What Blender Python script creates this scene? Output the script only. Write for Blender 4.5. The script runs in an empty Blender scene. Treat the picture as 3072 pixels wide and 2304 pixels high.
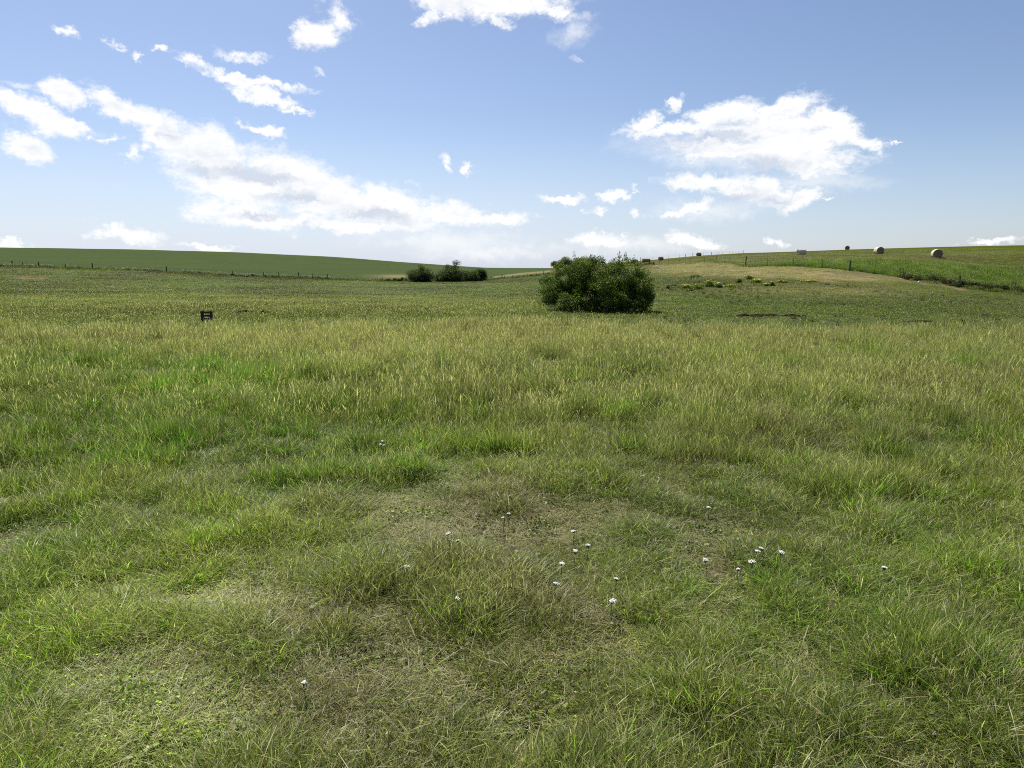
import bpy, math, random
import numpy as np
from mathutils import Vector

# ---------------------------------------------------------------- camera
S = bpy.context.scene
PXW, PXH, FPX = 3072.0, 2304.0, 2076.0
CAM_H = 2.6
PITCH = math.atan(352.0 / FPX)
cam_d = bpy.data.cameras.new('camera')
cam = bpy.data.objects.new('camera', cam_d)
S.collection.objects.link(cam)
cam.location = (0, 0, CAM_H)
cam.rotation_euler = (math.radians(90) - PITCH, 0, 0)
cam_d.sensor_width = 36.0
cam_d.lens = 36.0 * FPX / PXW
cam_d.clip_start = 0.05
cam_d.clip_end = 20000
S.camera = cam

# ---------------------------------------------------------------- light
SUN_AZ, SUN_EL = math.radians(-28), math.radians(56)     # azimuth from +Y, towards -X
sl = bpy.data.lights.new('sun', 'SUN')
sl.energy = 5.0
sl.angle = math.radians(0.5)
sl.color = (1.0, 0.955, 0.88)
sun = bpy.data.objects.new('sun', sl)
S.collection.objects.link(sun)
sd = Vector((math.sin(SUN_AZ) * math.cos(SUN_EL), math.cos(SUN_AZ) * math.cos(SUN_EL), math.sin(SUN_EL)))
sun.rotation_euler = sd.to_track_quat('Z', 'Y').to_euler()
sun.location = (0, 0, 60)

S.view_settings.view_transform = 'Standard'
S.view_settings.look = 'None'
S.view_settings.gamma = 1
S.view_settings.exposure = 0.9
S.view_settings.use_curve_mapping = False
S.render.engine = 'CYCLES'
S.cycles.max_bounces = 3
S.cycles.diffuse_bounces = 1
S.cycles.pixel_filter_type = 'BLACKMAN_HARRIS'
S.cycles.filter_width = 1.05
S.cycles.glossy_bounces = 2
S.cycles.transmission_bounces = 2
S.cycles.transparent_max_bounces = 4
S.cycles.use_denoising = False
S.cycles.sample_clamp_indirect = 4
S.cycles.caustics_reflective = False
S.cycles.caustics_refractive = False

CT, ST = math.cos(PITCH), math.sin(PITCH)


def ray(px, py):
    a = (px - PXW / 2) / FPX
    b = (PXH / 2 - py) / FPX
    return a, CT + b * ST, -ST + b * CT


def azel(px, py):
    x, y, z = ray(px, py)
    return math.atan2(x, y), math.atan2(z, math.hypot(x, y))


# ---------------------------------------------------------------- world
W = bpy.data.worlds.new('World')
S.world = W
W.use_nodes = True
nt = W.node_tree
nt.nodes.clear()
N, L = nt.nodes, nt.links


def wn(t, **k):
    n = N.new(t)
    for a, b in k.items():
        setattr(n, a, b)
    return n


def inp(n, i, v):
    if isinstance(v, bpy.types.NodeSocket):
        n.id_data.links.new(v, n.inputs[i])
    else:
        n.inputs[i].default_value = v


def wmath(op, a, b=0.0, c=0.0, clamp=False):
    n = wn('ShaderNodeMath', operation=op, use_clamp=clamp)
    inp(n, 0, a); inp(n, 1, b); inp(n, 2, c)
    return n.outputs[0]


sky = wn('ShaderNodeTexSky', sky_type='NISHITA', sun_disc=False)
sky.sun_elevation = SUN_EL
sky.sun_rotation = SUN_AZ
sky.altitude = 900
sky.air_density = 1.0
sky.dust_density = 1.6
sky.ozone_density = 1.3
tc = wn('ShaderNodeTexCoord')
sep = wn('ShaderNodeSeparateXYZ'); L.new(tc.outputs['Generated'], sep.inputs[0])
X_, Y_, Z_ = sep.outputs
az = wmath('ARCTAN2', X_, Y_)
el = wmath('ARCSINE', Z_)
cmb = wn('ShaderNodeCombineXYZ'); inp(cmb, 0, az); inp(cmb, 1, el); inp(cmb, 2, 0.0)
P0 = cmb.outputs[0]
# domain warp so that the cloud outlines are ragged
wz = wn('ShaderNodeTexNoise'); inp(wz, 'Vector', P0); wz.inputs['Scale'].default_value = 24; wz.inputs['Detail'].default_value = 6
wz.inputs['Roughness'].default_value = 0.72
ws = wn('ShaderNodeVectorMath', operation='MULTIPLY_ADD'); inp(ws, 0, wz.outputs['Color']); ws.inputs[1].default_value = (0.085, 0.044, 0); ws.inputs[2].default_value = (-0.0425, -0.022, 0)
wa = wn('ShaderNodeVectorMath', operation='ADD'); inp(wa, 0, P0); inp(wa, 1, ws.outputs[0])
P = wa.outputs[0]


psep = wn('ShaderNodeSeparateXYZ'); L.new(P, psep.inputs[0])


def ellipse_field(lst):
    # each step also reads the running value through a Z that is scaled away: this keeps the shader's stack small
    acc = 9.0
    for (px, py, hw, hh, rot) in lst:
        a, e = azel(px, py)
        cb = wn('ShaderNodeCombineXYZ'); L.new(psep.outputs[0], cb.inputs[0]); L.new(psep.outputs[1], cb.inputs[1]); inp(cb, 2, acc)
        m = wn('ShaderNodeMapping', vector_type='TEXTURE')
        inp(m, 'Vector', cb.outputs[0])
        m.inputs['Location'].default_value = (a, e, 0)
        m.inputs['Rotation'].default_value = (0, 0, math.radians(-rot))
        k = math.cos(a) ** 1.4
        m.inputs['Scale'].default_value = (hw / FPX * k * 1.08, hh / FPX * k * 1.05, 1e6)
        ln = wn('ShaderNodeVectorMath', operation='LENGTH'); inp(ln, 0, m.outputs[0])
        acc = wmath('SMOOTH_MIN', ln.outputs['Value'], acc, 0.12)
    return acc


SOLID = [(370, 335, 105, 42, 28), (500, 400, 120, 60, 27), (640, 470, 140, 85, 27), (700, 550, 190, 95, 22), (870, 545, 190, 85, 20), (1000, 595, 200, 75, 14), (1170, 620, 190, 65, 12), (1340, 645, 170, 40, 6), (1500, 655, 100, 20, -3), (740, 650, 170, 40, 8), (980, 672, 220, 24, 2), (60, 320, 150, 40, 22), (190, 365, 80, 14, 14), (200, 290, 70, 34, 12), (75, 450, 85, 48, 16), (740, 238, 150, 15, 9), (800, 290, 95, 20, 12), (885, 335, 60, 9, 6), (785, 385, 60, 16, 14), (960, 110, 58, 42, -10), (1340, 10, 90, 36, 10), (1300, 40, 40, 26, -30), (1500, 10, 210, 30, 0), (1495, 62, 50, 20, 8), (1650, 30, 60, 14, 0), (2030, 385, 150, 22, -2), (1935, 370, 50, 30, -20), (2180, 340, 110, 40, -8), (2350, 322, 110, 36, -12), (2240, 395, 170, 45, -5), (2350, 420, 210, 68, 10), (2200, 450, 200, 40, 5), (2500, 400, 90, 50, 20), (2030, 320, 40, 18, -35), (2480, 350, 60, 40, 30), (2590, 430, 70, 22, 18), (2400, 480, 200, 50, 6), (2120, 545, 130, 26, 3), (2290, 570, 120, 52, 10), (2100, 610, 60, 24, -24), (2030, 640, 50, 12, -8), (2410, 590, 60, 34, -20), (1688, 594, 62, 13, 4), (1840, 596, 44, 20, -8), (1800, 722, 110, 20, 4), (2090, 722, 80, 26, 10), (390, 705, 110, 26, 6), (40, 728, 52, 16, 10), (620, 742, 90, 10, 2), (2980, 724, 90, 11, -4)]
SOFT = [(395, 455, 24, 26, 0), (322, 414, 24, 12, -20), (445, 445, 18, 24, -30), (735, 165, 78, 13, -2), (585, 178, 42, 12, 6), (640, 200, 50, 12, 12), (215, 97, 26, 13, 10), (340, 140, 26, 9, 12), (412, 168, 14, 16, 0), (472, 155, 18, 9, 0), (1010, 45, 30, 52, -28), (2690, 433, 16, 6, -30), (2490, 596, 18, 6, 0), (1340, 480, 26, 12, 42), (1406, 502, 14, 19, -20), (1892, 563, 9, 13, 10), (1792, 637, 30, 8, 0), (1918, 635, 24, 12, 20), (2330, 728, 26, 10, 18)]
THIN = [(2450, 520, 190, 50, -10), (2150, 480, 260, 50, 6), (1330, 722, 330, 46, 3), (1480, 755, 280, 36, 0), (1720, 100, 75, 42, -10), (1735, 177, 32, 9, 0), (2150, 440, 330, 70, 3),
        (2420, 540, 230, 50, 0), (1700, 52, 90, 14, 0), (955, 218, 24, 12, 20), (2150, 620, 240, 50, -3), (1900, 735, 260, 30, 0), (250, 385, 60, 18, 10), (60, 250, 60, 14, 0)]
solid = ellipse_field(SOLID)
thin = ellipse_field(THIN)
SHADE = [(760, 525, 150, 40, 14), (900, 600, 110, 22, 6), (600, 500, 60, 30, 20), (1120, 640, 120, 22, 8), (520, 395, 40, 30, 20), (2190, 400, 70, 36, -10), (2120, 430, 150, 26, 0), (2340, 500, 130, 26, 8), (2210, 590, 80, 26, 0), (800, 650, 100, 12, 0), (2330, 600, 60, 14, 0), (1420, 30, 60, 16, 0)]
shade = ellipse_field(SHADE)
soft = ellipse_field(SOFT)
# billow noise in the cloud layer, wider than tall
mp = wn('ShaderNodeMapping'); inp(mp, 'Vector', P0); mp.inputs['Scale'].default_value = (1, 1.9, 1)
nz = wn('ShaderNodeTexNoise'); inp(nz, 'Vector', mp.outputs[0]); nz.inputs['Scale'].default_value = 15; nz.inputs['Detail'].default_value = 9; nz.inputs['Roughness'].default_value = 0.7
mp2 = wn('ShaderNodeMapping'); inp(mp2, 'Vector', P0); mp2.inputs['Scale'].default_value = (1, 1.9, 1); mp2.inputs['Location'].default_value = (-0.006, 0.022, 0)
nz2 = wn('ShaderNodeTexNoise'); inp(nz2, 'Vector', mp2.outputs[0]); nz2.inputs['Scale'].default_value = 15; nz2.inputs['Detail'].default_value = 5; nz2.inputs['Roughness'].default_value = 0.55
# scattered clouds for the rest of the sky
nb = wn('ShaderNodeTexNoise'); inp(nb, 'Vector', tc.outputs['Generated']); nb.inputs['Scale'].default_value = 2.6; nb.inputs['Detail'].default_value = 7; nb.inputs['Roughness'].default_value = 0.6
ax = wmath('ABSOLUTE', az)
outx = wmath('MULTIPLY', wmath('SUBTRACT', ax, 0.78), 6.0, clamp=True)
outy = wmath('MULTIPLY', wmath('SUBTRACT', el, 0.45), 6.0, clamp=True)
outm = wmath('MAXIMUM', outx, outy)
n1 = wmath('MULTIPLY_ADD', nz.outputs['Fac'], 2.3, -1.18)
dens = wmath('SUBTRACT', 1.0, solid)
dens = wmath('ADD', dens, n1)
dcl = wn('ShaderNodeMapRange', interpolation_type='SMOOTHSTEP'); inp(dcl, 0, dens)
dcl.inputs[1].default_value = -0.20; dcl.inputs[2].default_value = 0.58; dcl.inputs[3].default_value = 0; dcl.inputs[4].default_value = 1
tdens = wmath('ADD', wmath('SUBTRACT', 1.0, thin), wmath('MULTIPLY', n1, 0.7))
tcl = wn('ShaderNodeMapRange', interpolation_type='SMOOTHSTEP'); inp(tcl, 0, tdens)
tcl.inputs[1].default_value = -0.1; tcl.inputs[2].default_value = 1.2; tcl.inputs[3].default_value = 0; tcl.inputs[4].default_value = 0.62
scl_ = wn('ShaderNodeMapRange', interpolation_type='SMOOTHSTEP'); inp(scl_, 0, wmath('ADD', wmath('SUBTRACT', 1.0, soft), n1))
scl_.inputs[1].default_value = -0.35; scl_.inputs[2].default_value = 0.95; scl_.inputs[3].default_value = 0; scl_.inputs[4].default_value = 1.0
cov = wmath('MAXIMUM', wmath('MAXIMUM', dcl.outputs[0], tcl.outputs[0]), scl_.outputs[0])
SKY_STR = 0.114
EK = 2 ** -0.9      # keeps the sky as it is under the raised exposure
# clear air: pale towards the horizon
tint = wn('ShaderNodeVectorMath', operation='MULTIPLY'); inp(tint, 0, sky.outputs[0]); tint.inputs[1].default_value = (0.95, 0.96, 1.035)
hz = wn('ShaderNodeMapRange', interpolation_type='SMOOTHSTEP'); inp(hz, 0, el)
hz.inputs[1].default_value = -0.02; hz.inputs[2].default_value = 0.21; hz.inputs[3].default_value = 0.72; hz.inputs[4].default_value = 0.0
hza = wn('ShaderNodeMapRange', interpolation_type='SMOOTHSTEP'); inp(hza, 0, wmath('ABSOLUTE', wmath('SUBTRACT', az, SUN_AZ)))
hza.inputs[1].default_value = 0.4; hza.inputs[2].default_value = 1.2; hza.inputs[3].default_value = 1.0; hza.inputs[4].default_value = 0.42
hm_ = wn('ShaderNodeMix', data_type='RGBA'); inp(hm_, 0, wmath('MULTIPLY', hz.outputs[0], hza.outputs[0])); inp(hm_, 6, tint.outputs[0])
hm_.inputs[7].default_value = (0.69 / SKY_STR, 0.79 / SKY_STR, 0.98 / SKY_STR, 1)
# self shading of the billows: thick parts turn grey away from the sun
rel = wmath('MULTIPLY', wmath('SUBTRACT', nz2.outputs['Fac'], nz.outputs['Fac']), 3.2)
thick = wn('ShaderNodeMapRange', interpolation_type='SMOOTHSTEP'); inp(thick, 0, dens)
thick.inputs[1].default_value = 0.3; thick.inputs[2].default_value = 1.0
mp3 = wn('ShaderNodeMapping'); inp(mp3, 'Vector', P); mp3.inputs['Scale'].default_value = (1, 5.0, 1)
nz3 = wn('ShaderNodeTexNoise'); inp(nz3, 'Vector', mp3.outputs[0]); nz3.inputs['Scale'].default_value = 11; nz3.inputs['Detail'].default_value = 5
g3 = wmath('MULTIPLY', wmath('SUBTRACT', nz3.outputs['Fac'], 0.46), 5.0, clamp=True)
shd = wmath('MULTIPLY', wmath('SUBTRACT', 1.45, shade), wmath('MULTIPLY', wmath('SUBTRACT', nz3.outputs['Fac'], 0.34), 5.0, clamp=True), clamp=True)
gr = wmath('ADD', wmath('MULTIPLY', thick.outputs[0], wmath('MULTIPLY', g3, 0.28)), wmath('MULTIPLY', wmath('MAXIMUM', rel, 0.0), 0.45), clamp=True)
gr = wmath('MAXIMUM', gr, wmath('MULTIPLY', shd, 0.72), clamp=True)
gcol = wn('ShaderNodeMix', data_type='RGBA'); inp(gcol, 0, gr)
gcol.inputs[6].default_value = (1.06 / SKY_STR, 1.06 / SKY_STR, 1.06 / SKY_STR, 1); gcol.inputs[7].default_value = (0.54 / SKY_STR, 0.62 / SKY_STR, 0.76 / SKY_STR, 1)
fin = wn('ShaderNodeMix', data_type='RGBA'); inp(fin, 0, cov); inp(fin, 6, hm_.outputs[2]); inp(fin, 7, gcol.outputs[2])
bgA = wn('ShaderNodeBackground'); inp(bgA, 0, fin.outputs[2]); bgA.inputs[1].default_value = SKY_STR * EK
# the rest of the sky: the same air with scattered clouds
ocov = wmath('MULTIPLY', wmath('SUBTRACT', nb.outputs['Fac'], 0.58), 9.0, clamp=True)
ocov = wmath('MULTIPLY', ocov, outm)
finB = wn('ShaderNodeMix', data_type='RGBA'); inp(finB, 0, ocov); inp(finB, 6, hm_.outputs[2])
finB.inputs[7].default_value = (1.0 / SKY_STR, 1.0 / SKY_STR, 1.02 / SKY_STR, 1)
bgB = wn('ShaderNodeBackground'); inp(bgB, 0, finB.outputs[2]); bgB.inputs[1].default_value = SKY_STR * EK
region = wmath('MULTIPLY', wmath('LESS_THAN', ax, 0.78), wmath('LESS_THAN', wmath('ABSOLUTE', wmath('SUBTRACT', el, 0.17)), 0.28))
bg = wn('ShaderNodeMixShader'); inp(bg, 0, region); L.new(bgB.outputs[0], bg.inputs[1]); L.new(bgA.outputs[0], bg.inputs[2])
W.cycles.sampling_method = 'MANUAL'
W.cycles.sample_map_resolution = 512
wo = wn('ShaderNodeOutputWorld'); L.new(bg.outputs[0], wo.inputs[0])

# ---------------------------------------------------------------- helpers
RNG = np.random.default_rng(7)
random.seed(7)
COL = S.collection


def hashv(ix, iy, seed):
    h = (ix.astype(np.int64) * 374761393 + iy.astype(np.int64) * 668265263 + seed * 974634777) & 0xffffffff
    h = ((h ^ (h >> 13)) * 1274126177) & 0xffffffff
    return ((h ^ (h >> 16)) & 0xffff) / 65535.0


def vnoise(x, y, seed=0):
    ix, iy = np.floor(x), np.floor(y)
    fx, fy = x - ix, y - iy
    fx = fx * fx * (3 - 2 * fx); fy = fy * fy * (3 - 2 * fy)
    a = hashv(ix, iy, seed); b = hashv(ix + 1, iy, seed)
    c = hashv(ix, iy + 1, seed); d = hashv(ix + 1, iy + 1, seed)
    return (a * (1 - fx) + b * fx) * (1 - fy) + (c * (1 - fx) + d * fx) * fy


def fbm(x, y, seed=0, o=4):
    s = 0; a = 0.5; t = 0
    for i in range(o):
        s = s + a * vnoise(x * 2 ** i + 17.3 * i, y * 2 ** i - 9.1 * i, seed + i)
        t += a; a *= 0.5
    return s / t


def sstep(a, b, x):
    t = np.clip((x - a) / (b - a), 0, 1)
    return t * t * (3 - 2 * t)


def slope_of(py):
    b = (PXH / 2 - py) / FPX
    return (-ST + b * CT) / (CT + b * ST)


# terrain profiles: at this image column, (distance, image row) from the near meadow to the crest
T = {
    -900: [(38, 936), (55, 898), (80, 858), (110, 824), (145, 800), (155, 793), (300, 764), (600, 738)],
    0: [(38, 940), (55, 902), (80, 862), (110, 830), (145, 806), (157, 798), (300, 768), (600, 741)],
    400: [(38, 942), (55, 905), (80, 870), (110, 845), (145, 821), (160, 812), (300, 778), (600, 747)],
    700: [(38, 944), (55, 905), (80, 876), (110, 856), (145, 838), (162, 828), (300, 790), (600, 755)],
    1000: [(38, 946), (55, 910), (80, 882), (110, 864), (150, 847), (168, 839), (300, 806), (600, 769)],
    1200: [(38, 946), (55, 914), (80, 888), (110, 868), (160, 850), (175, 846), (300, 822), (600, 785)],
    1400: [(38, 946), (55, 914), (80, 886), (110, 866), (160, 849), (185, 845), (300, 830), (600, 799)],
    1500: [(38, 946), (55, 912), (80, 884), (110, 863), (165, 845), (190, 840), (300, 828), (700, 803)],
    1640: [(38, 946), (55, 908), (80, 876), (110, 854), (165, 834), (190, 827), (260, 811), (700, 804)],
    1750: [(38, 946), (55, 905), (80, 868), (110, 843), (165, 820), (188, 813), (280, 795), (700, 804)],
    1850: [(38, 946), (55, 900), (80, 860), (110, 833), (160, 809), (185, 802), (280, 787), (700, 806)],
    1950: [(38, 946), (55, 895), (80, 850), (110, 824), (155, 801), (175, 796), (270, 779), (700, 810)],
    2100: [(38, 946), (55, 885), (80, 835), (110, 807), (145, 789), (165, 780), (260, 765), (700, 815)],
    2236: [(38, 948), (55, 885), (80, 828), (100, 799), (125, 782), (150, 772), (250, 757.5), (700, 820)],
    2548: [(38, 948), (55, 893), (80, 838), (92, 812), (105, 786), (130, 765), (230, 747.5), (700, 830)],
    2712: [(38, 950), (55, 898), (80, 853), (91, 834), (104, 792), (125, 765), (230, 742.5), (700, 830)],
    2881: [(38, 952), (55, 910), (80, 876), (90, 862), (103, 806), (122, 764), (225, 738), (700, 830)],
    3072: [(38, 955), (55, 922), (80, 897), (90, 884), (103, 820), (122, 764), (225, 734), (700, 830)],
    3900: [(38, 960), (55, 928), (80, 903), (90, 890), (103, 824), (122, 764), (225, 730), (700, 830)],
}
TC = sorted(T)
TU = np.array([(p - PXW / 2) / FPX / (CT + (PXH / 2 - 850) / FPX * ST) for p in TC])
GY = np.concatenate([np.arange(0, 38, 1.0), 38 * 1.012 ** np.arange(0, 400)])
GY = GY[GY < 4000]


def column_profile(p):
    pts = [(0, 0.0), (26, 0.0), (29, -0.10), (32, -0.08)]
    for (d, py) in T[p]:
        pts.append((d, CAM_H + d * slope_of(py)))
    last = pts[-1]
    if last[0] <= 600:
        pts += [(900, last[1] - 4), (1800, last[1] - 40), (5000, last[1] - 120)]
    else:
        pts += [(1500, last[1] - 20), (5000, last[1] - 90)]
    a = np.array(pts)
    z = np.interp(GY, a[:, 0], a[:, 1])
    # smooth in index space so that the breaks of slope are soft
    for _ in range(6):
        z[1:-1] = z[:-2] * 0.25 + z[1:-1] * 0.5 + z[2:] * 0.25
    return z


PROF = np.array([column_profile(p) for p in TC])
# resample columns to a fine even grid and smooth across
FU = np.linspace(TU[0], TU[-1], 160)
FP = np.empty((160, len(GY)))
for j in range(len(GY)):
    FP[:, j] = np.interp(FU, TU, PROF[:, j])
for _ in range(3):
    FP[1:-1] = FP[:-2] * 0.25 + FP[1:-1] * 0.5 + FP[2:] * 0.25
GI = np.arange(len(GY), dtype=float)


def base_h(X, Y):
    X = np.asarray(X, float); Y = np.asarray(Y, float)
    Yc = np.maximum(Y, 0.0)
    u = np.clip(X / np.maximum(Yc, 12.0), FU[0], FU[-1])
    ui = (u - FU[0]) / (FU[1] - FU[0])
    i0 = np.clip(np.floor(ui).astype(int), 0, 158); fu = ui - i0
    gi = np.interp(Yc, GY, GI)
    j0 = np.clip(np.floor(gi).astype(int), 0, len(GY) - 2); fj = gi - j0
    return ((FP[i0, j0] * (1 - fu) + FP[i0 + 1, j0] * fu) * (1 - fj) + (FP[i0, j0 + 1] * (1 - fu) + FP[i0 + 1, j0 + 1] * fu) * fj)


def height(X, Y):
    X = np.asarray(X, float); Y = np.asarray(Y, float)
    z = base_h(X, Y)
    r = np.hypot(X, Y)
    near = 1 - sstep(25, 60, r)
    z = z + (fbm(X * 0.9, Y * 0.9, 3, 3) - 0.5) * 0.12 * near + (fbm(X * 4, Y * 4, 9, 2) - 0.5) * 0.04 * near
    z = z + (fbm(X * 0.12, Y * 0.12, 5, 3) - 0.5) * 0.45 * sstep(40, 70, r) * (1 - sstep(150, 240, r))
    return z


def H(x, y):
    return float(height(np.array([x]), np.array([y]))[0])


def project(X, Y, Z):
    dz = Z - CAM_H
    f = Y * CT - dz * ST
    up = Y * ST + dz * CT
    f = np.maximum(f, 0.05)
    return PXW / 2 + FPX * X / f, PXH / 2 - FPX * up / f


def hit(px, py, lift=0.0):
    x, y, z = ray(px, py)
    t = np.concatenate([np.linspace(1, 60, 1200), np.linspace(60, 900, 4000)])
    g = height(x * t, y * t) + lift
    d = CAM_H + z * t - g
    k = np.argmax(d < 0)
    if d[k] >= 0:
        k = len(t) - 1
    return Vector((x * t[k], y * t[k], g[k] - lift))


def at(px, dist):
    x = (px - PXW / 2) / FPX / (CT + (PXH / 2 - 820) / FPX * ST) * dist
    return Vector((x, dist, H(x, dist)))


def fast_mesh(name, verts, faces, attrs=None, mat=None, smooth=False):
    me = bpy.data.meshes.new(name)
    verts = np.asarray(verts, np.float32); faces = np.asarray(faces, np.int32)
    k = faces.shape[1]
    me.vertices.add(len(verts)); me.vertices.foreach_set('co', verts.ravel())
    me.loops.add(faces.size); me.loops.foreach_set('vertex_index', faces.ravel())
    me.polygons.add(len(faces))
    me.polygons.foreach_set('loop_start', np.arange(0, faces.size, k, dtype=np.int32))
    me.update(calc_edges=True)
    if attrs:
        for n_, v in attrs.items():
            v = np.asarray(v, np.float32)
            if v.ndim == 1:
                at_ = me.attributes.new(n_, 'FLOAT', 'POINT'); at_.data.foreach_set('value', v)
            else:
                if v.shape[1] == 3:
                    v = np.concatenate([v, np.ones((len(v), 1), np.float32)], 1)
                at_ = me.attributes.new(n_, 'FLOAT_COLOR', 'POINT'); at_.data.foreach_set('color', v.ravel())
    if smooth:
        me.polygons.foreach_set('use_smooth', np.ones(len(faces), bool))
    if mat:
        me.materials.append(mat)
    me.validate()
    return me


def obj(name, me, parent=None, loc=None, **props):
    o = bpy.data.objects.new(name, me)
    COL.objects.link(o)
    if parent is not None:
        o.parent = parent
    if loc is not None:
        o.location = loc
    for k_, v in props.items():
        o[k_] = v
    return o


def thing(name, label, cat, loc, group=None, rz=0):
    o = bpy.data.objects.new(name, None); COL.objects.link(o)
    o.empty_display_size = 0.2
    o.location = loc; o.rotation_euler = (0, 0, rz)
    o['label'] = label; o['category'] = cat
    if group:
        o['group'] = group
    return o


def mat_new(name):
    m = bpy.data.materials.new(name); m.use_nodes = True
    m.node_tree.nodes.clear()
    return m


class G:
    """small node-graph helper"""
    def __init__(s, m):
        s.t = m.node_tree

    def n(s, t, ins=None, **k):
        n = s.t.nodes.new(t)
        for a, b in k.items():
            setattr(n, a, b)
        for i, v in (ins or {}).items():
            inp(n, i, v)
        return n

    def m(s, op, a, b=0.0, clamp=False):
        return s.n('ShaderNodeMath', {0: a, 1: b}, operation=op, use_clamp=clamp).outputs[0]

    def mix(s, f, a, b, blend='MIX'):
        return s.n('ShaderNodeMix', {0: f, 6: a, 7: b}, data_type='RGBA', blend_type=blend).outputs[2]

    def out(s, sh):
        o = s.n('ShaderNodeOutputMaterial'); s.t.links.new(sh, o.inputs[0])


def leafy(name, base_socket_fn, trans=0.45, rough=0.45, spec=0.35, ttint=(1.25, 1.3, 0.6, 1)):
    m = mat_new(name); g = G(m)
    c = base_socket_fn(g)
    p = g.n('ShaderNodeBsdfPrincipled', {'Base Color': c, 'Roughness': rough, 'Specular IOR Level': spec})
    tcol = g.mix(1.0, c, ttint, 'MULTIPLY')
    tr = g.n('ShaderNodeBsdfTranslucent', {'Color': tcol})
    mx = g.n('ShaderNodeMixShader', {0: trans, 1: p.outputs[0], 2: tr.outputs[0]})
    g.out(mx.outputs[0])
    return m


def simple(name, c1, c2, scale=8, rough=0.85, bump=0.0, detail=5, spec=0.3):
    m = mat_new(name); g = G(m)
    t = g.n('ShaderNodeTexCoord')
    nz_ = g.n('ShaderNodeTexNoise', {'Vector': t.outputs['Object'], 'Scale': scale, 'Detail': detail, 'Roughness': 0.65})
    r = g.n('ShaderNodeMapRange', {0: nz_.outputs[0], 1: 0.3, 2: 0.7})
    c = g.mix(r.outputs[0], (*c1, 1), (*c2, 1))
    p = g.n('ShaderNodeBsdfPrincipled', {'Base Color': c, 'Roughness': rough, 'Specular IOR Level': spec})
    if bump:
        b = g.n('ShaderNodeBump', {'Strength': 1.0, 'Distance': bump, 'Height': nz_.outputs[0]})
        m.node_tree.links.new(b.outputs[0], p.inputs['Normal'])
    g.out(p.outputs[0])
    return m


# ---------------------------------------------------------------- vegetation maps
FEN = np.array([(-900, 150), (0, 155), (501, 160), (895, 162), (1200, 172), (1506, 190), (1631, 190), (1947, 175), (2060, 155), (2148, 137), (2236, 101), (2548, 92.5), (2712, 91), (2881, 90), (3072, 90), (3900, 90)], float)


def fenceY(px):
    return np.interp(px, FEN[:, 0], FEN[:, 1])


def blob(px, py, c):
    cx, cy, hw, hh = c
    return np.exp(-(((px - cx) / hw) ** 2 + ((py - cy) / hh) ** 2))


LUSH = np.array((0.064, 0.115, 0.007)); YG = np.array((0.118, 0.150, 0.011)); BLU = np.array((0.098, 0.125, 0.038))
TAN = np.array((0.21, 0.172, 0.098)); RUST = np.array((0.15, 0.114, 0.066)); OLV = np.array((0.100, 0.112, 0.032)); PALE = np.array((0.16, 0.165, 0.075))
CROP = np.array((0.040, 0.058, 0.025))


def lerp(a, b, f):
    return a * (1 - f[:, None]) + b * f[:, None]


def tuft(X, Y):
    return 0.6 * fbm(X * 3.2, Y * 3.2, 91, 2) + 0.4 * fbm(X * 1.0, Y * 1.0, 93, 2)


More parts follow.
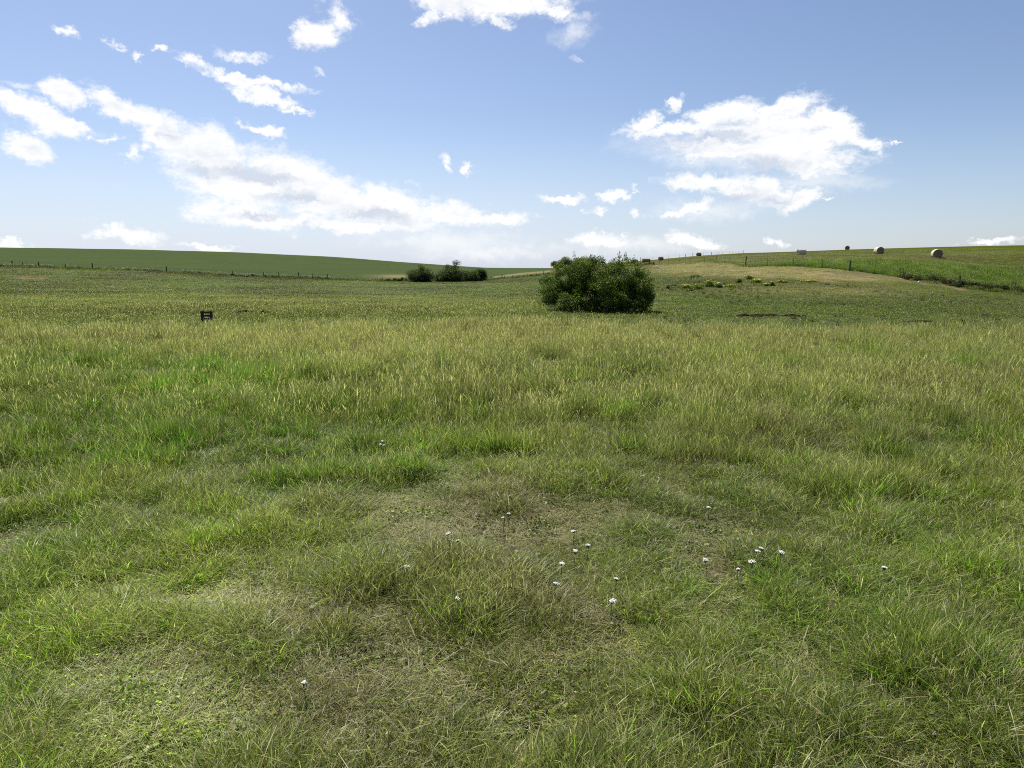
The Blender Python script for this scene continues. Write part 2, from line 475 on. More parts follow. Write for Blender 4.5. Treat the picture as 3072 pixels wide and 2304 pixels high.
def veg(X, Y):
    """-> colour (n,3), grass height (n), dryness (n), zone: 0 meadow, 1 pasture slope, 2 crop, 3 hay field"""
    Z = height(X, Y)
    px, py = project(X, Y, Z)
    behind = Y < 2
    px = np.where(behind, 1500, px); py = np.where(behind, 2300, py)
    r = np.hypot(X, Y)
    n1 = fbm(X * 0.5, Y * 0.5, 21, 4); n2 = fbm(X * 1.7, Y * 1.7, 31, 3); n3 = fbm(X * 0.16, Y * 0.16, 41, 3); n4 = fbm(X * 0.05, Y * 0.09, 51, 4)
    zone = np.zeros(len(X), int)
    fy = fenceY(px)
    zone[Y > 28.0 + 9.0 * (fbm(X * 0.16, Y * 0.3, 131, 3) - 0.5)] = 1
    zone[(Y > fy) & (px < 1655)] = 2
    zone[(Y > fy) & (px >= 1655)] = 3
    # --- near meadow
    short = 0.82 * (1.1 * blob(px, py, (1550, 1560, 700, 105)) + 0.9 * blob(px, py, (1250, 1480, 330, 50)) + 0.7 * blob(px, py, (250, 1770, 380, 70)) + 0.6 * blob(px, py, (700, 1900, 700, 140))
             + 0.7 * blob(px, py, (2250, 1600, 420, 120)) + 0.5 * blob(px, py, (1900, 1800, 600, 160)) + 0.9 * blob(px, py, (270, 1370, 70, 25)) + 0.6 * blob(px, py, (1000, 2150, 600, 150)))
    short = short + (n1 - 0.5) * 1.4 + (n2 - 0.5) * 0.7
    tall = sstep(1650, 1050, py)
    hgt = 0.165 + 0.20 * tall
    hgt = hgt * (1 + (n2 - 0.5) * 1.7 + (n1 - 0.5) * 0.35 * (py > 1050)) * (1 - 0.68 * sstep(0.2, 1.0, short))
    hgt = hgt * (0.62 + 0.75 * sstep(0.40, 0.64, tuft(X, Y))) * (1 - 0.22 * sstep(1250, 1500, py))
    right = blob(px, py, (3000, 1700, 500, 500))
    hgt = hgt + 0.1 * right
    hgt = hgt + 0.06 * sstep(0.60, 0.72, n2) * (py > 1300)
    dry = 0.22 + 0.55 * sstep(0.2, 0.9, short) + (n1 - 0.5) * 0.5
    dry = dry + 0.7 * blob(px, py, (1400, 1015, 1700, 70)) + 0.35 * blob(px, py, (1500, 1050, 1000, 60)) + 0.35 * blob(px, py, (2000, 1300, 500, 70)) + 0.25 * blob(px, py, (2600, 1250, 500, 120)) - 0.55 * blob(px, py, (350, 1125, 350, 45))
    dry = dry - 0.35 * blob(px, py, (500, 1300, 600, 130)) - 0.3 * blob(px, py, (1700, 1090, 500, 35)) - 0.3 * blob(px, py, (200, 985, 500, 20))
    dry = np.clip(dry * (1 - 0.25 * sstep(1300, 1500, py)), 0, 1)
    col = lerp(LUSH, YG, np.clip(sstep(0.25, 0.75, n1) + 0.15 + 0.25 * sstep(1300, 1700, py), 0, 1))
    col = lerp(col, BLU, 0.75 * sstep(1350, 1000, py) * sstep(0.35, 0.7, n3))
    col = lerp(col, LUSH * np.array((1.25, 1.45, 1.2)), np.clip(blob(px, py, (400, 1130, 450, 48)) + 0.5 * blob(px, py, (500, 1300, 600, 100)), 0, 1))
    col = lerp(col, TAN, (0.30 + 0.42 * sstep(1350, 1050, py)) * dry)
    col = lerp(col, RUST * 1.1, 0.42 * sstep(0.48, 0.68, fbm(X * 0.7, Y * 0.7, 61, 3)) * sstep(0.1, 0.45, dry))
    col = col * (0.66 + 0.62 * sstep(0.3, 0.7, fbm(X * 0.33 + 40, Y * 0.22, 101, 4)))[:, None]
    col = col * (1 + 0.38 * sstep(1250, 1600, py))[:, None]
    # --- far pasture slope
    far = zone == 1
    edge = sstep(40, 33, Y)
    c2 = lerp(YG * 0.85, OLV, 0.6 * sstep(0.35, 0.65, n3))
    c2 = lerp(c2, BLU * 1.1, 0.9 * sstep(0.48, 0.66, n4) * sstep(900, 700, np.abs(px - 900)))
    c2 = lerp(c2, PALE, 0.65 * np.clip(blob(px, py, (1200, 870, 400, 18)) + blob(px, py, (900, 905, 600, 14)) + 0.8 * blob(px, py, (1450, 880, 160, 12)), 0, 1) * sstep(0.3, 0.6, n1))
    c2 = lerp(c2, TAN * 0.95, np.clip(0.85 * blob(px, py, (60, 806, 130, 6)) + 0.8 * blob(px, py, (440, 822, 180, 5)) + 0.7 * blob(px, py, (1500, 852, 60, 5)), 0, 1))
    c2 = lerp(c2, RUST * 1.05, np.clip(0.95 * blob(px, py, (95, 834, 55, 7)) + 0.35 * blob(px, py, (320, 860, 120, 20)), 0, 1))
    c2 = lerp(c2, LUSH * 1.05, np.clip(0.75 * blob(px, py, (2300, 905, 500, 18)) + 0.6 * blob(px, py, (150, 895, 260, 14)) + 0.6 * blob(px, py, (1560, 885, 130, 14)), 0, 1))
    c2 = lerp(c2, RUST * 0.9, np.clip(0.85 * sstep(7, 1, np.abs(py - np.interp(px, [2450, 2560, 2690, 2760, 2880], [816, 818, 838, 848, 868]))) * (px > 2480) * (px < 2900), 0, 1) * sstep(0.3, 0.5, n2))
    h2 = 0.13 + 0.12 * sstep(75, 45, Y) * sstep(30, 42, Y) + 0.07 * sstep(0.5, 0.8, n3)
    h2 = h2 * (1 - 0.45 * sstep(1500, 2100, px))
    d2 = np.clip(0.25 + (n1 - 0.5) * 0.6, 0, 1)
    wf = sstep(6, 2, np.abs(Y - fy)) * (1 - sstep(1950, 2300, px) * (1 - sstep(2700, 2800, px)))
    h2 = h2 + 0.45 * wf * sstep(0.3, 0.6, n1)
    c2 = lerp(c2, OLV * 0.85, 0.8 * wf)
    c2 = c2 * np.array((0.39, 0.43, 0.37)) * (0.65 + 0.7 * sstep(0.3, 0.7, fbm(X * 0.09, Y * 0.06, 111, 4)))[:, None]
    warm = np.clip(1.2 * blob(px, py, (2260, 814, 250, 16)) + 0.9 * blob(px, py, (2100, 800, 130, 14)) + 0.9 * blob(px, py, (2600, 832, 220, 13)) + 0.5 * blob(px, py, (2450, 875, 300, 20)), 0, 1)
    c2 = lerp(c2, lerp(np.broadcast_to(TAN * 0.92, (len(X), 3)), RUST * 1.4, sstep(0.35, 0.6, fbm(X * 0.25, Y * 0.25, 121, 3))), np.clip(warm * (0.45 + 1.1 * sstep(0.32, 0.62, 0.6 * n1 + 0.4 * n2)), 0, 0.85))
    c2 = lerp(c2, lerp(BLU * 0.62, LUSH * 0.62, sstep(0.4, 0.6, n1)), 0.7 * edge)
    col[far] = c2[far]; hgt[far] = h2[far]; dry[far] = d2[far]
    # --- crop
    cr = zone == 2
    bh = base_h(X, Y)
    band = 0.5 + 0.3 * np.sin(bh * 2.4 + 3 * n4) + 0.25 * np.sin(bh * 9.0 + 2 * n4)
    c3 = lerp(np.broadcast_to(CROP, (len(X), 3)), CROP * np.array((1.2, 1.12, 0.95)), np.clip(band * 0.6 + 0.5 * sstep(0.35, 0.7, n4), 0, 1))
    c3 = lerp(c3, TAN * 0.9, 0.7 * blob(px, py, (1190, 829, 70, 5)))
    c3 = lerp(c3, TAN * 0.8, 0.8 * sstep(4.0, 1.5, np.abs(py - np.interp(px, [1480, 1560, 1640, 1700], [832, 822, 815, 806]))) * (px > 1480))
    col[cr] = c3[cr]; hgt[cr] = 0.1; dry[cr] = 0.1
    # --- hay field
    hf = zone == 3
    dd = Y - fy
    rgt = sstep(2160, 2450, px)
    c4 = lerp(np.broadcast_to(OLV * 1.15, (len(X), 3)), YG, sstep(0.35, 0.65, n3))
    c4 = lerp(c4, TAN * 0.95, 0.4 * sstep(795, 775, py) * sstep(752, 765, py) * rgt)
    c4 = lerp(c4, TAN, 0.5 * (1 - rgt) * sstep(0.4, 0.6, n3))
    gb = sstep(22, 10, dd) * rgt
    c4 = lerp(c4, PALE * 1.1, sstep(5, 0, np.abs(dd - 17)) * rgt * 0.7)
    c4 = c4 * np.array((0.47, 0.47, 0.46)) * (0.85 + 0.3 * sstep(0.3, 0.7, n4))[:, None]
    c4 = lerp(c4, LUSH * np.array((0.66, 0.68, 0.75)), gb)
    c4 = lerp(c4, BLU * 0.9, gb * sstep(0.52, 0.68, n1) * 0.6)
    h4 = 0.10 + 0.55 * sstep(20, 15, dd) * rgt + 0.3 * sstep(6, 2, dd) * (1 - rgt)
    col[hf] = c4[hf]; hgt[hf] = h4[hf]; dry[hf] = 0.25
    return col, np.clip(hgt, 0.03, 0.9), dry, zone, px, py, Z


def bare(px, py, X, Y):
    ln = np.interp(px, [2480, 2560, 2640, 2720, 2800, 2880], [815, 819, 830, 842, 851, 866])
    a = (np.abs(py - ln) < 8 * fbm(X * 0.5, Y * 0.5, 77, 3) * 1.8 - 1.5) & (px > 2490) & (px < 2900)
    b = blob(px, py, (2625, 921, 42, 6)) + blob(px, py, (95, 834, 60, 7)) > 0.45 + 0.5 * (fbm(X * 0.8, Y * 0.8, 78, 3) - 0.5)
    return a | b


# ---------------------------------------------------------------- ground materials
def ground_material(name, mound):
    m = mat_new(name); g = G(m)
    a = g.n('ShaderNodeAttribute', attribute_name='veg')
    a2 = g.n('ShaderNodeAttribute', attribute_name='soil')
    geo = g.n('ShaderNodeNewGeometry')
    pos = geo.outputs['Position']
    n_f = g.n('ShaderNodeTexNoise', {'Vector': pos, 'Scale': 22.0, 'Detail': 6.0, 'Roughness': 0.75})
    n_m = g.n('ShaderNodeTexNoise', {'Vector': pos, 'Scale': 1.6, 'Detail': 7.0, 'Roughness': 0.7})
    k = g.n('ShaderNodeMapRange', {0: n_m.outputs[0], 1: 0.3, 2: 0.7, 3: 0.62, 4: 1.4}).outputs[0]
    c = g.n('ShaderNodeVectorMath', {0: a.outputs['Color']}, operation='SCALE'); inp(c, 'Scale', k)
    soil = g.mix(g.m('MULTIPLY', g.m('SUBTRACT', n_f.outputs[0], 0.35), 3.0, True), (0.04, 0.033, 0.02, 1), (0.20, 0.17, 0.09, 1))
    f = g.m('MULTIPLY', g.m('SUBTRACT', g.m('ADD', a2.outputs['Fac'], g.m('MULTIPLY', n_m.outputs[0], 0.8)), 0.6), 3.0, True)
    cc = g.mix(f, c.outputs[0], soil)
    p = g.n('ShaderNodeBsdfPrincipled', {'Base Color': cc, 'Roughness': 1.0, 'Specular IOR Level': 0.0})
    b = g.n('ShaderNodeBump', {'Strength': 0.8, 'Distance': mound, 'Height': n_f.outputs[0]})
    m.node_tree.links.new(b.outputs[0], p.inputs['Normal'])
    g.out(p.outputs[0])
    return m


M_GROUND = ground_material('meadow_ground', 0.05)
M_CROP = ground_material('crop_ground', 0.08)

# ---------------------------------------------------------------- the ground sheet (polar grid round the viewpoint)
rr = [0.4]
while rr[-1] < 4500:
    rr.append(rr[-1] * (1.035 if rr[-1] < 30 else 1.0125 if rr[-1] < 320 else 1.05))
rr = np.array(rr)
phi = np.concatenate([np.linspace(-math.pi, -0.85, 60, endpoint=False), np.linspace(-0.85, 0.85, 420, endpoint=False), np.linspace(0.85, math.pi, 60, endpoint=False)])
NR, NP = len(rr), len(phi)
RR, PP = np.meshgrid(rr, phi, indexing='ij')
GX = (RR * np.sin(PP)).ravel(); GYY = (RR * np.cos(PP)).ravel()
vcol, vh, vd, vzone, vpx, vpy, vz = veg(GX, GYY)
soil = np.where(vzone == 0, 0.42 + 0.35 * (vh < 0.07) + 0.1 * vd, np.where(vzone == 1, 0.05, -0.35))
soil = np.where((vzone == 1) & bare(vpx, vpy, GX, GYY), 0.62, soil)
GV = np.stack([GX, GYY, vz], 1)
ii, jj = np.meshgrid(np.arange(NR - 1), np.arange(NP), indexing='ij')
jn = (jj + 1) % NP
GF = np.stack([ii * NP + jj, ii * NP + jn, (ii + 1) * NP + jn, (ii + 1) * NP + jj], -1).reshape(-1, 4)[:, ::-1]
fz = vzone[GF[:, 0]]


def sub_sheet(name, sel, mat, label):
    f = GF[sel]
    used, inv = np.unique(f, return_inverse=True)
    me = fast_mesh(name, GV[used], inv.reshape(-1, 4), {'veg': vcol[used], 'soil': soil[used]}, mat, smooth=True)
    return obj(name, me, kind='structure', label=label)


sub_sheet('meadow', fz <= 1, M_GROUND, 'rough pasture floor under the grass and up to the fence')
sub_sheet('crop_field', fz == 2, M_CROP, 'smooth green crop hill beyond the left fence')
sub_sheet('hay_field', fz == 3, M_CROP, 'cut hay field rising behind the right fence')
# the little disc under the viewpoint
me = bpy.data.meshes.new('ground')
k0 = [tuple(GV[j]) for j in range(NP)]
me.from_pydata([(0, 0, float(np.mean(GV[:NP, 2])))] + k0, [], [(0, j + 1, (j + 1) % NP + 1)[::-1] for j in range(NP)])
me.materials.append(M_GROUND)
at_ = me.attributes.new('veg', 'FLOAT_COLOR', 'POINT'); at_.data.foreach_set('color', np.tile([0.07, 0.09, 0.03, 1], NP + 1).astype(np.float32))
obj('ground', me, kind='structure')

# ---------------------------------------------------------------- grass prototypes
LEV = np.array([0, 0.38, 0.74, 1.0])


def blades(n, R, h0, h1, w0, w1, lean, rng, dryfrac=0.1, radial=1.3, flat=False, nom=0.3):
    rad = R * np.sqrt(rng.random(n)); th = rng.random(n) * 2 * np.pi
    bx, by = rad * np.cos(th), rad * np.sin(th)
    h = h0 + (h1 - h0) * rng.random(n) ** 1.2
    w = w0 + (w1 - w0) * rng.random(n)
    ph = th + rng.normal(0, radial, n)
    ln = lean * (0.3 + rng.random(n) * 1.2)
    wd = ph + np.pi / 2 + rng.normal(0, 0.7, n)
    t = LEV[None, :]
    hx = (h * ln)[:, None] * t ** 1.8 * nom
    if flat:
        hz_ = (h * 0.06)[:, None] * np.sin(t * 3.1) + 0.01 + rng.random(n)[:, None] * 0.03
        hx = h[:, None] * t
    else:
        hz_ = h[:, None] * (t - 0.32 * np.minimum(ln, 1.2)[:, None] * t ** 2.4)
    cx = bx[:, None] + np.cos(ph)[:, None] * hx; cy = by[:, None] + np.sin(ph)[:, None] * hx
    ww = w[:, None] * np.array([0.75, 1.0, 0.7, 0.0])[None, :] * 0.5
    ox, oy = np.cos(wd)[:, None] * ww, np.sin(wd)[:, None] * ww
    V = np.zeros((n, 7, 3))
    for k in range(3):
        V[:, 2 * k, 0] = cx[:, k] - ox[:, k]; V[:, 2 * k, 1] = cy[:, k] - oy[:, k]; V[:, 2 * k, 2] = hz_[:, k]
        V[:, 2 * k + 1, 0] = cx[:, k] + ox[:, k]; V[:, 2 * k + 1, 1] = cy[:, k] + oy[:, k]; V[:, 2 * k + 1, 2] = hz_[:, k]
    V[:, 6, 0] = cx[:, 3]; V[:, 6, 1] = cy[:, 3]; V[:, 6, 2] = hz_[:, 3]
    F = np.array([(0, 1, 3), (0, 3, 2), (2, 3, 5), (2, 5, 4), (4, 5, 6)])
    faces = (F[None] + (np.arange(n) * 7)[:, None, None]).reshape(-1, 3)
    A = np.zeros((n, 7, 3))
    A[:, :, 0] = rng.random(n)[:, None]
    A[:, :, 1] = np.array([0, 0, .38, .38, .74, .74, 1])[None]
    dry = (rng.random(n) < dryfrac).astype(float) * (0.55 + 0.45 * rng.random(n))
    A[:, :, 2] = np.maximum(dry[:, None], 0.5 * A[:, :, 1] ** 3 * rng.random(n)[:, None])
    return V.reshape(-1, 3), faces, A.reshape(-1, 3)


def stalks(n, R, h0, h1, rng, lean=0.25, nom=0.42, head=0.22, hw=0.0050, dry=(0.6, 1.0), sw=0.0016):
    V, F, A = [], [], []
    lv = np.array([0, .35, .7, 1 - head, 1 - head * .75, 1 - head * .35, 1.0])
    wv = np.array([sw, sw, sw * .9, sw * .8, hw, hw * .8, 0.0015])
    vo = 0
    for i in range(n):
        r = R * math.sqrt(rng.random()); th = rng.random() * 6.28
        h = h0 + (h1 - h0) * rng.random(); ph = rng.random() * 6.28
        l = lean * (0.2 + rng.random() * 1.5)
        c = np.stack([r * math.cos(th) + math.cos(ph) * h * l * nom * lv ** 2.2, r * math.sin(th) + math.sin(ph) * h * l * nom * lv ** 2.2, h * (lv - 0.25 * l * lv ** 3)], 1)
        wd = rng.random() * 6.28
        dc = dry[0] + (dry[1] - dry[0]) * rng.random(); rv = rng.random()
        for q in range(2):
            wa_ = wd + q * 1.57
            o_ = np.stack([math.cos(wa_) * wv / 2, math.sin(wa_) * wv / 2, 0 * wv], 1)
            a, b = c - o_, c + o_
            lo = 0 if q == 0 else 3
            m_ = 7 - lo
            vv = np.empty((m_ * 2, 3)); vv[0::2] = a[lo:]; vv[1::2] = b[lo:]
            V.append(vv)
            for k in range(m_ - 1):
                F += [(vo + 2 * k, vo + 2 * k + 1, vo + 2 * k + 3), (vo + 2 * k, vo + 2 * k + 3, vo + 2 * k + 2)]
            aa = np.zeros((m_ * 2, 3)); aa[:, 0] = rv; aa[:, 1] = np.repeat(lv[lo:], 2)
            aa[:, 2] = np.repeat(np.where(lv[lo:] > 0.7, dc, dc * 0.5), 2)
            A.append(aa); vo += m_ * 2
    return np.concatenate(V), np.array(F), np.concatenate(A)


def leaflets(n, R, h, s, rng):
    V = np.zeros((n, 4, 3)); A = np.zeros((n, 4, 3))
    for i in range(n):
        r = R * math.sqrt(rng.random()); th = rng.random() * 6.28
        c = np.array([r * math.cos(th), r * math.sin(th), h * (0.15 + rng.random())])
        ph = rng.random() * 6.28; tl = rng.normal(0.2, 0.35)
        l = s * (0.6 + rng.random() * 0.8)
        d = np.array([math.cos(ph) * math.cos(tl), math.sin(ph) * math.cos(tl), math.sin(tl)]) * l
        w_ = np.array([-math.sin(ph), math.cos(ph), rng.normal(0, .25)]) * l * 0.36
        V[i] = [c - d / 2, c + w_, c + d / 2, c - w_]
        A[i, :, 0] = rng.random(); A[i, :, 1] = 0.6; A[i, :, 2] = (rng.random() < 0.06) * 0.7
    F = (np.array([(0, 1, 2), (0, 2, 3)])[None] + (np.arange(n) * 4)[:, None, None]).reshape(-1, 3)
    return V.reshape(-1, 3), F, A.reshape(-1, 3)


def calm(p):
    p[2][:, 0] = 0.52 + 0.3 * p[2][:, 0]
    return p


def join(*parts):
    V, F, A = [], [], []; o = 0
    for v, f, a in parts:
        V.append(v); F.append(f + o); A.append(a); o += len(v)
    return np.concatenate(V), np.concatenate(F), np.concatenate(A)


def grass_colour(g):
    t = g.n('ShaderNodeAttribute', attribute_name='tint', attribute_type='INSTANCER')
    a = g.n('ShaderNodeAttribute', attribute_name='bc')
    s = g.n('ShaderNodeSeparateColor', {0: a.outputs['Color']})
    k = g.n('ShaderNodeMapRange', {0: g.m('POWER', s.outputs[0], 2.5), 1: 0.0, 2: 1.0, 3: 0.5, 4: 2.3}).outputs[0]
    c = g.n('ShaderNodeVectorMath', {0: t.outputs['Color']}, operation='SCALE'); inp(c, 'Scale', k)
    hue = g.mix(g.m('FRACT', g.m('MULTIPLY', s.outputs[0], 7.31)), (1.08, 1.02, 0.9, 1), (0.84, 1.0, 1.1, 1))
    c2 = g.mix(1.0, c.outputs[0], hue, 'MULTIPLY')
    dry = g.mix(g.m('FRACT', g.m('MULTIPLY', s.outputs[0], 13.7)), (0.30, 0.24, 0.125, 1), (0.62, 0.56, 0.38, 1))
    return g.mix(s.outputs[2], c2, dry)


M_GRASS = leafy('grass_blades', grass_colour, trans=0.52, rough=0.4, spec=0.15, ttint=(1.08, 1.30, 0.62, 1))

KINDS = {}
protos = bpy.data.collections.new('grass_library')
pn = [0]


def proto(kind, v, f, a):
    me_ = fast_mesh('grass_tuft', v, f, {'bc': a}, M_GRASS)
    o = bpy.data.objects.new('tuft_%03d' % pn[0], me_)
    protos.objects.link(o)
    KINDS.setdefault(kind, []).append(pn[0]); pn[0] += 1


r_ = np.random.default_rng(11)
for i in range(6):   # unit-height tufts: scaled by the height map
    proto('fine', *blades(120, 0.20, 0.3, 1.0, 0.0024, 0.0052, 0.55, r_, 0.14, 4.0))
for i in range(4):
    proto('clump', *blades(130, 0.11, 0.4, 1.0, 0.0032, 0.0065, 0.75, r_, 0.07, 0.9))
for i in range(5):
    proto('turf', *join(blades(230, 0.25, 0.25, 1.0, 0.0026, 0.0055, 1.3, r_, 0.28, 4.0, nom=0.08), leaflets(22, 0.25, 0.7, 0.022, r_)))
for i in range(3):
    proto('litter', *blades(110, 0.24, 0.04, 0.16, 0.0016, 0.0034, 1, r_, 0.92, flat=True))
for i in range(5):
    proto('seed', *stalks(9, 0.2, 0.7, 1.25, r_))
for i in range(4):
    proto('tallseed', *stalks(9, 0.2, 0.75, 1.3, r_, hw=0.0095, dry=(0.7, 1.0), sw=0.002))
for i in range(3):
    proto('bent', *stalks(3, 0.2, 0.8, 1.3, r_, lean=0.8, head=0.18, hw=0.0045, dry=(0.85, 1.0), sw=0.002))
for i in range(3):
    proto('leafy', *leaflets(110, 0.16, 0.06, 0.028, r_))
for i in range(5):   # metre-wide patches for the distance
    proto('patch', *calm(join(blades(260, 0.6, 0.4, 1.0, 0.010, 0.018, 0.35, r_, 0.12), stalks(12, 0.6, 0.8, 1.3, r_, hw=0.016, sw=0.004))))
for i in range(4):
    proto('lowpatch', *calm(blades(260, 0.6, 0.3, 1.0, 0.010, 0.018, 0.6, r_, 0.10, 4.0, nom=0.18)))
for i in range(3):
    proto('weed', *join(leaflets(120, 0.28, 0.9, 0.11, r_), blades(30, 0.2, 0.4, 0.9, 0.01, 0.02, 0.4, r_, 0.02)))


def scatter_points(n, r0, r1, amax=0.80, power=2.0):
    r = (r0 ** power + (r1 ** power - r0 ** power) * RNG.random(n)) ** (1 / power)
    a = (RNG.random(n) * 2 - 1) * amax
    return r * np.sin(a), r * np.cos(a)


LAY = []


def layer(kind, X, Y, sel, hscale, xy, tint, z, sink=0.01, jit=0.2):
    X, Y, z = X[sel], Y[sel], z[sel]
    n = len(X)
    if n == 0:
        return
    hs = (hscale[sel] if np.ndim(hscale) else np.full(n, hscale)) * (0.8 + 0.4 * RNG.random(n))
    s = (xy[sel] if np.ndim(xy) else np.full(n, xy)) * (0.8 + 0.45 * RNG.random(n))
    tn = 1.02 * tint[sel] * (1 + RNG.normal(0, jit, (n, 1))).clip(0.45, 1.7)
    idx = RNG.choice(KINDS[kind], n)
    rot = np.stack([RNG.normal(0, 0.06, n), RNG.normal(0, 0.06, n), RNG.random(n) * 6.283], 1)
    LAY.append((np.stack([X, Y, z - sink], 1), np.stack([s, s, hs], 1), rot, idx, tn.clip(0.003, 0.8)))


def near_band(n, r0, r1, amax=0.80):
    X, Y = scatter_points(n, r0, r1, amax)
    gap = tuft(X, Y)
    k_ = (gap > 0.44) | (RNG.random(n) < 0.25)
    X, Y = X[k_], Y[k_]; n = len(X)
    c, h_, d_, zn, px, py, z = veg(X, Y)
    u = RNG.random(n)
    ok = zn == 0
    layer('fine', X, Y, ok & (h_ > 0.085) & (u < 0.62), h_ * 1.15, 1.0, c, z)
    layer('clump', X, Y, ok & (h_ > 0.12) & (u >= 0.62) & (u < 0.68), h_ * 1.3, 1.2, c * np.array((0.95, 1.25, 0.75)), z)
    layer('turf', X, Y, ok & ((h_ <= 0.085) | (u >= 0.66)), np.clip(h_ * 0.6, 0.045, 0.11), 1.0, c * 1.08, z)
    v = RNG.random(n)
    layer('litter', X, Y, ok & (v < 0.10 + 0.36 * d_ * (h_ < 0.14)), 1.0, 1.0, c, z)
    layer('seed', X, Y, (Y < 11) & ok & (v > 0.80 - 0.6 * d_ * (py < 1200) - 0.35 * d_ * (py >= 1200)) & (h_ > 0.13), np.minimum(h_ * 1.25, 0.55), 1.0, c, z)
    layer('tallseed', X, Y, (Y >= 11) & ok & (v > 0.80 - 0.6 * d_ * (py < 1200) - 0.35 * d_ * (py >= 1200)) & (h_ > 0.13), np.minimum(h_ * 1.25, 0.55), 1.0, c, z)
    layer('leafy', X, Y, ok & (h_ < 0.13) & (v > 0.4) & (v < 0.45), 1.0, 1.0, lerp(c, LUSH, np.full(n, 0.4)), z)
    layer('bent', X, Y, ok & (v > 0.985), 0.42, 1.0, c, z)


near_band(21000, 1.6, 9, 0.95)
near_band(24000, 9, 18, 0.92)
near_band(27000, 18, 32.5, 0.86)
# a thin ring of grass behind and beside the viewpoint
near_band(1500, 0.6, 1.6, 3.14)

# middle distance pasture
n = 36000
X, Y = scatter_points(n, 24, 75, 0.84, 1.6)
c, h_, d_, zn, px, py, z = veg(X, Y)
u = RNG.random(n)
zn = np.where((zn == 1) & (bare(px, py, X, Y)) & (RNG.random(n) < 0.85), 9, zn)
uf = np.where((px < 1600) & (py > 858), 0.42, 0.14)
layer('patch', X, Y, (zn == 1) & (u < uf) & (px < 2050), h_ * 1.25, 1.0, c * 1.1, z)
layer('lowpatch', X, Y, (zn == 1) & (u >= uf), h_, 1.0, c * 1.05, z, jit=0.12)
layer('patch', X, Y, (zn == 0) & (u > 0.8), h_ * 1.1, 0.7, c, z)
layer('weed', X, Y, (zn == 1) & (fbm(X * 0.35, Y * 0.35, 71, 2) > 0.62) & (u > 0.94) & (px > 1950), 0.3, 0.5, c * 0 + OLV * 0.7, z)
n = 34000
X, Y = scatter_points(n, 75, 200, 0.72, 1.5)
c, h_, d_, zn, px, py, z = veg(X, Y)
u = RNG.random(n)
zn = np.where((zn == 1) & (bare(px, py, X, Y)) & (RNG.random(n) < 0.85), 9, zn)
layer('lowpatch', X, Y, (zn == 1), h_, 1.4, c * 1.05, z, jit=0.1)
layer('lowpatch', X, Y, (zn == 3) & (Y - fenceY(px) < 24) & (px > 2150), h_, 1.3, c * 1.3, z)
layer('lowpatch', X, Y, (zn == 3) & (u < 0.6), np.minimum(h_, 0.15), 1.6, c * 1.1, z)
# extra tall grass in the band behind the right fence
n = 5000
pxx = 2150 + RNG.random(n) * 1100; dd = RNG.random(n) * 22
yy = fenceY(pxx) + 0.6 + dd; xx = (pxx - PXW / 2) / FPX / (CT + (PXH / 2 - 820) / FPX * ST) * yy
c, h_, d_, zn, px, py, z = veg(xx, yy)
uu = RNG.random(n)
layer('lowpatch', xx, yy, uu < 0.85, h_, 1.1, c * 1.35, z)
layer('patch', xx, yy, uu >= 0.85, h_, 1.1, c * 1.35, z)
# weeds along the fence lines
pxs = np.concatenate([RNG.random(1100) * 1500 - 60, 2690 + RNG.random(500) * 450, 1480 + RNG.random(500) * 480])
yy = fenceY(pxs) + RNG.normal(0.4, 1.0, len(pxs)); xx = (pxs - PXW / 2) / FPX / (CT + (PXH / 2 - 820) / FPX * ST) * yy
c, h_, d_, zn, px, py, z = veg(xx, yy)
layer('weed', xx, yy, RNG.random(len(xx)) < (0.45 + 0.9 * (fbm(xx * 0.3, yy * 0.3, 81, 2) - 0.5)), 0.75, 1.2, c * 0 + OLV * 0.8, z)

# --- one geometry-node scatter per kind of cover
M_pts = np.concatenate([a[0] for a in LAY]); M_scl = np.concatenate([a[1] for a in LAY]); M_rot = np.concatenate([a[2] for a in LAY])
M_idx = np.concatenate([a[3] for a in LAY]); M_tin = np.concatenate([a[4] for a in LAY])
print('grass instances', len(M_pts))

ng = bpy.data.node_groups.new('grass_scatter', 'GeometryNodeTree')
ng.interface.new_socket('Geometry', in_out='INPUT', socket_type='NodeSocketGeometry')
ng.interface.new_socket('Geometry', in_out='OUTPUT', socket_type='NodeSocketGeometry')
gi = ng.nodes.new('NodeGroupInput'); go = ng.nodes.new('NodeGroupOutput')
ci = ng.nodes.new('GeometryNodeCollectionInfo'); ci.inputs['Collection'].default_value = protos
ci.inputs['Separate Children'].default_value = True; ci.inputs['Reset Children'].default_value = True
iop = ng.nodes.new('GeometryNodeInstanceOnPoints'); iop.inputs['Pick Instance'].default_value = True


def named(n_, dt):
    a_ = ng.nodes.new('GeometryNodeInputNamedAttribute'); a_.data_type = dt; a_.inputs['Name'].default_value = n_
    return a_.outputs['Attribute']


ng.links.new(gi.outputs[0], iop.inputs['Points'])
ng.links.new(ci.outputs[0], iop.inputs['Instance'])
ng.links.new(named('idx', 'INT'), iop.inputs['Instance Index'])
e2r = ng.nodes.new('FunctionNodeEulerToRotation')
ng.links.new(named('rot', 'FLOAT_VECTOR'), e2r.inputs[0])
ng.links.new(e2r.outputs[0], iop.inputs['Rotation'])
ng.links.new(named('scl', 'FLOAT_VECTOR'), iop.inputs['Scale'])
ng.links.new(iop.outputs[0], go.inputs[0])


